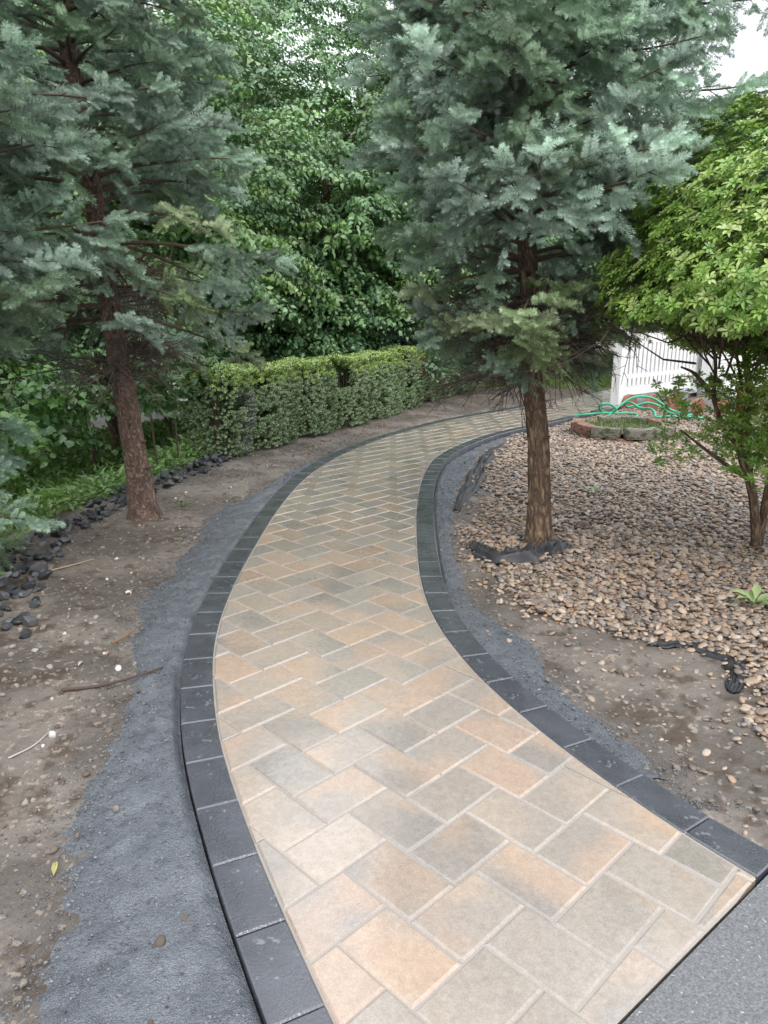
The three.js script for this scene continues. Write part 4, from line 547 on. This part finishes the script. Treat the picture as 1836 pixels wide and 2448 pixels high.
// ---------------------------------------------------------------- old brick ring
{
  const cx = 3.08, cd = 9.5, rad = 0.56, T = group('brick_ring', P(cx, Ht(cx, cd - 0.5), cd)); tag(T, 'weathered ring of old mossy bricks in two courses on the pebbles', 'brick ring'); const R = rng(700), gy = T.position.y;
  const cols = [[0.25, 0.23, 0.2], [0.27, 0.15, 0.115], [0.22, 0.2, 0.17], [0.3, 0.18, 0.14], [0.2, 0.19, 0.15]], maps = cols.map((c, i) => new THREE.MeshStandardMaterial({ color: rgb(...c), roughness: 0.9, map: makeTex(128, (u, v) => { const n = fbm(u * 8, v * 8, 4, 800 + i, 8), m = sstep(0.55, 0.68, fbm(u * 5, v * 5, 3, 830 + i, 5)); return mix3([0.75 + n * 0.4, 0.75 + n * 0.4, 0.75 + n * 0.4], [0.55, 0.62, 0.42], m * 0.8); }), bumpMap: soilBump, bumpScale: 0.01 }));
  const brick = (s) => { const g = new THREE.BoxGeometry(0.34, 0.125, 0.17, 8, 4, 5), p = g.attributes.position; for (let i = 0; i < p.count; i++) { const v = V().fromBufferAttribute(p, i), e = (Math.abs(v.x) > 0.16) + (Math.abs(v.y) > 0.06) + (Math.abs(v.z) > 0.08), n = fbm(v.x * 18 + s * 7, v.y * 18 + v.z * 18, 3, s) - 0.5; v.multiplyScalar(1 - (e > 1 ? 0.03 + R() * 0.035 : 0)); v.x += n * 0.012; v.y += n * 0.008; v.z += n * 0.014; p.setXYZ(i, v.x, v.y, v.z); } const m = mergeVertices(g, 1e-3); m.computeVertexNormals(); return m; }, B = [1, 2, 3].map(brick);
  for (const course of [0, 1]) for (let k = 0; k < 10; k++) { const a = (k + course * 0.5 + (R() - 0.5) * 0.15) / 10 * 6.283, o = mesh('brick', B[(k + course) % 3], maps[(k * 3 + course + (k === 11 ? 1 : 0)) % 5], T); if (course && k % 7 === 3) { T.remove(o); continue; } o.position.set(Math.cos(a) * (rad + (R() - 0.5) * 0.03), -0.01 + course * 0.125 + (R() - 0.5) * 0.008, -Math.sin(a) * (rad + (R() - 0.5) * 0.03)); o.rotation.set((R() - 0.5) * 0.1, a + Math.PI / 2 + (R() - 0.5) * 0.12, (R() - 0.5) * 0.08); }
  const soil = new THREE.CircleGeometry(rad - 0.02, 24).rotateX(-Math.PI / 2); mesh('soil_fill', soil, soilMat, T).position.y = 0.1;
  const l = []; for (let i = 0; i < 700; i++) { const a = R() * 6.283, r = Math.sqrt(R()) * (rad - 0.05), v = 0.7 + R() * 0.6; l.push([basis(V(Math.cos(a) * r, 0.095, Math.sin(a) * r), V((R() - 0.5) * 0.7, 1, (R() - 0.5) * 0.7), V(R() - 0.5, 0, R() - 0.5), 0.6 + R() * 0.8), rgb(0.13 * v, 0.2 * v, 0.05 * v)]); }
  const blade = geoFrom([-0.003, 0, 0, 0.003, 0, 0, 0.004, 0.004, 0.05, -0.003, 0, 0, 0.004, 0.004, 0.05, 0.006, 0.02, 0.08]); instanced('moss_grass', blade, boxLeafMat, l, T);
}

// ---------------------------------------------------------------- green garden hose
{
  const z = (a) => a.map(([u, v, dd]) => { const d = 10.95 + (dd || 0), p = pix(1300 + u / 3.318, 780 + v / 3.318, d); p.y = Math.max(p.y, Ht(p.x, d) + 0.028); return p; });
  const pts = z([[220, 714, 0.1], [330, 700], [430, 690], [530, 684], [575, 660, -0.05], [545, 630, -0.05], [490, 613, -0.1], [448, 622, -0.1], [440, 648, -0.05], [475, 680, 0.05], [560, 690, 0.1], [660, 690, 0.1], [735, 698], [730, 718, -0.15], [640, 736, -0.25], [550, 734, -0.25], [515, 715, -0.15], [545, 680], [610, 625, 0.1], [690, 572, 0.15], [780, 556, 0.2], [870, 572, 0.2], [950, 622, 0.15], [1020, 668], [1110, 690], [1170, 700, -0.1], [1100, 712, -0.1], [1000, 690, 0.1], [930, 640, 0.3], [830, 606, 0.35], [740, 625, 0.35], [660, 640, 0.3], [640, 612, 0.25], [690, 605, 0.2], [760, 645, 0.15], [850, 655], [882, 690, -0.15], [890, 720, -0.25], [1000, 715, -0.3], [1150, 720, -0.3], [1300, 730, -0.3]]);
  const g = new THREE.TubeGeometry(new THREE.CatmullRomCurve3(pts, false, 'centripetal'), 360, 0.0175, 8); tag(mesh('garden_hose', g, new THREE.MeshStandardMaterial({ color: rgb(0.045, 0.36, 0.2), roughness: 0.35 })), 'green garden hose in loose loops behind the brick ring', 'hose');
}

// ---------------------------------------------------------------- white railing, what stands behind it, edging at its foot
const whiteMat = new THREE.MeshStandardMaterial({ color: rgb(0.8, 0.8, 0.8), roughness: 0.35 });
{
  const x0 = 3.9, d0 = 12.45, ang = Math.atan2(-0.95, 1.12), len = 3.4, gy = -0.06, T = group('white_railing', P(x0, gy, d0)); tag(T, 'white picket railing with a square corner post beside the path', 'railing'); T.rotation.y = -ang;
  const box = (n, w, h, t, x, y, zz, par) => { const s = new THREE.Shape(); const o = mesh(n, new THREE.BoxGeometry(w, h, t), whiteMat, par || T); o.position.set(x, y, zz); return o; };
  const post = box('post', 0.15, 1.3, 0.15, 0, 0.63, 0); box('post_cap', 0.18, 0.04, 0.18, 0, 0.67, 0, post); box('post', 0.15, 1.3, 0.15, len, 0.63, 0);
  box('bottom_rail', len - 0.15, 0.15, 0.06, len / 2, 0.26, 0); box('middle_rail', len - 0.15, 0.07, 0.05, len / 2, 0.5, 0.004); box('top_rail', len - 0.15, 0.15, 0.075, len / 2, 1.12, 0);
  for (let x = 0.16; x < len - 0.1; x += 0.135) box('picket', 0.088, 0.71, 0.022, x, 0.69, 0.026);
  const Q = (t, b) => { const c = Math.cos(ang), s = Math.sin(ang); return [x0 + c * t - s * b, d0 + s * t + c * b]; };   // along, behind
  // scalloped terracotta edging
  const sh = new THREE.Shape(); sh.moveTo(-0.17, -0.05); sh.lineTo(0.17, -0.05); sh.lineTo(0.17, 0.1); sh.absarc(0, 0.1, 0.17, 0, Math.PI, false); sh.lineTo(-0.17, -0.05);
  const sg = new THREE.ExtrudeGeometry(sh, { depth: 0.05, bevelEnabled: true, bevelSize: 0.008, bevelThickness: 0.008, bevelSegments: 2, curveSegments: 14 }), sm = new THREE.MeshStandardMaterial({ color: rgb(0.27, 0.115, 0.075), roughness: 0.85, bumpMap: grain, bumpScale: 0.004 });
  for (let k = 0; k < 6; k++) { const [x, d] = Q(0.26 + k * 0.365, -0.16), o = mesh('scalloped_edging', sg, sm); o.position.copy(P(x, Ht(x, d) + 0.02, d)); o.rotation.y = -ang + (k % 2 ? 0.06 : -0.05); o.scale.y = 0.85 + (k % 3) * 0.07; tag(o, 'round topped terracotta edging block, ' + ['first', 'second', 'third', 'fourth', 'fifth', 'sixth'][k] + ' from the corner post of the white railing', 'edging block', 'edging blocks under the railing'); }
  // things on the terrace behind the pickets
  for (const [t, h, w, c, n, lb] of [[0.95, 0.3, 0.16, [0.3, 0.31, 0.32], 'grey_planter', 'short grey planter behind the pickets closest to the corner post'], [1.25, 0.36, 0.18, [0.33, 0.34, 0.35], 'grey_planter', 'middle grey planter behind the white pickets'], [1.55, 0.38, 0.18, [0.28, 0.3, 0.31], 'grey_planter', 'grey planter standing next to the red bucket'], [1.85, 0.4, 0.18, [0.32, 0.03, 0.05], 'red_bucket', 'dark red bucket behind the white pickets']]) { const [x, d] = Q(t, 0.4), G = group(n, P(x, Ht(x, d), d)); tag(G, lb, n.split('_')[1]); const m = new THREE.MeshStandardMaterial({ color: rgb(...c), roughness: 0.6 }); mesh('body', new THREE.LatheGeometry([[0, 0], [w * 0.38, 0], [w * 0.5, h], [w * 0.46, h], [w * 0.36, 0.03], [0, 0.03]].map(([a, b]) => new THREE.Vector2(a, b)), 20), m, G); mesh('rim', new THREE.TorusGeometry(w * 0.5, 0.009, 6, 20).rotateX(Math.PI / 2), m, G).position.y = h; }
  // house wall with clapboards
  const [hx, hd] = Q(0.75, 2.4), Hs = group('white_house', P(hx, Ht(hx, hd) - 0.1, hd)); Hs.rotation.y = -ang; tag(Hs, 'white clapboard house wall behind the white railing', 'house'); const wm = new THREE.MeshStandardMaterial({ color: rgb(0.74, 0.74, 0.74), roughness: 0.6 });
  const wall = mesh('wall', new THREE.BoxGeometry(5, 2.3, 0.2), wm, Hs); wall.position.set(2.5, 1.15, -0.1); mesh('corner_board', new THREE.BoxGeometry(0.12, 2.3, 0.05), wm, Hs).position.set(0.06, 1.15, 0.04); const cb = new THREE.BoxGeometry(4.87, 0.15, 0.02).rotateX(-0.1); for (let k = 0; k < 16; k++) mesh('clapboard', cb, wm, wall).position.set(0.065, -1.06 + k * 0.142, 0.115);
  const roof = mesh('roof', new THREE.BoxGeometry(5.6, 0.08, 1.6).rotateX(0.45), new THREE.MeshStandardMaterial({ color: rgb(0.06, 0.06, 0.065), roughness: 0.9 }), Hs); roof.position.set(2.6, 2.55, -0.45);
}
{ // grass beyond the end of the path
  const R = rng(900), l = []; const blade = geoFrom([-0.006, 0, 0, 0.006, 0, 0, 0.006, 0.01, 0.09, -0.03, 0, 0, -0.02, 0, 0, -0.03, 0.03, 0.08, 0.03, 0, 0.0, 0.04, 0, 0, 0.05, -0.02, 0.075]);
  for (let i = 0; i < 14000; i++) { const d = 15 + R() * 13, x = 1.5 + R() * 9; if (offL(x, d) < 0.3 && offR(x, d) < 0.3) continue; const v = 0.7 + R() * 0.6; l.push([basis(P(x, Ht(x, d), d), V((R() - 0.5) * 0.8, 1, (R() - 0.5) * 0.8), V(R() - 0.5, 0, R() - 0.5), 1 + R()), rgb(0.14 * v, 0.24 * v, 0.05 * v)]); }
  tag(instanced('grass', blade, boxLeafMat, l), 'bright green grass beyond the bend of the path', 'grass', null, 'stuff');
}
renderer.render(scene, camera);
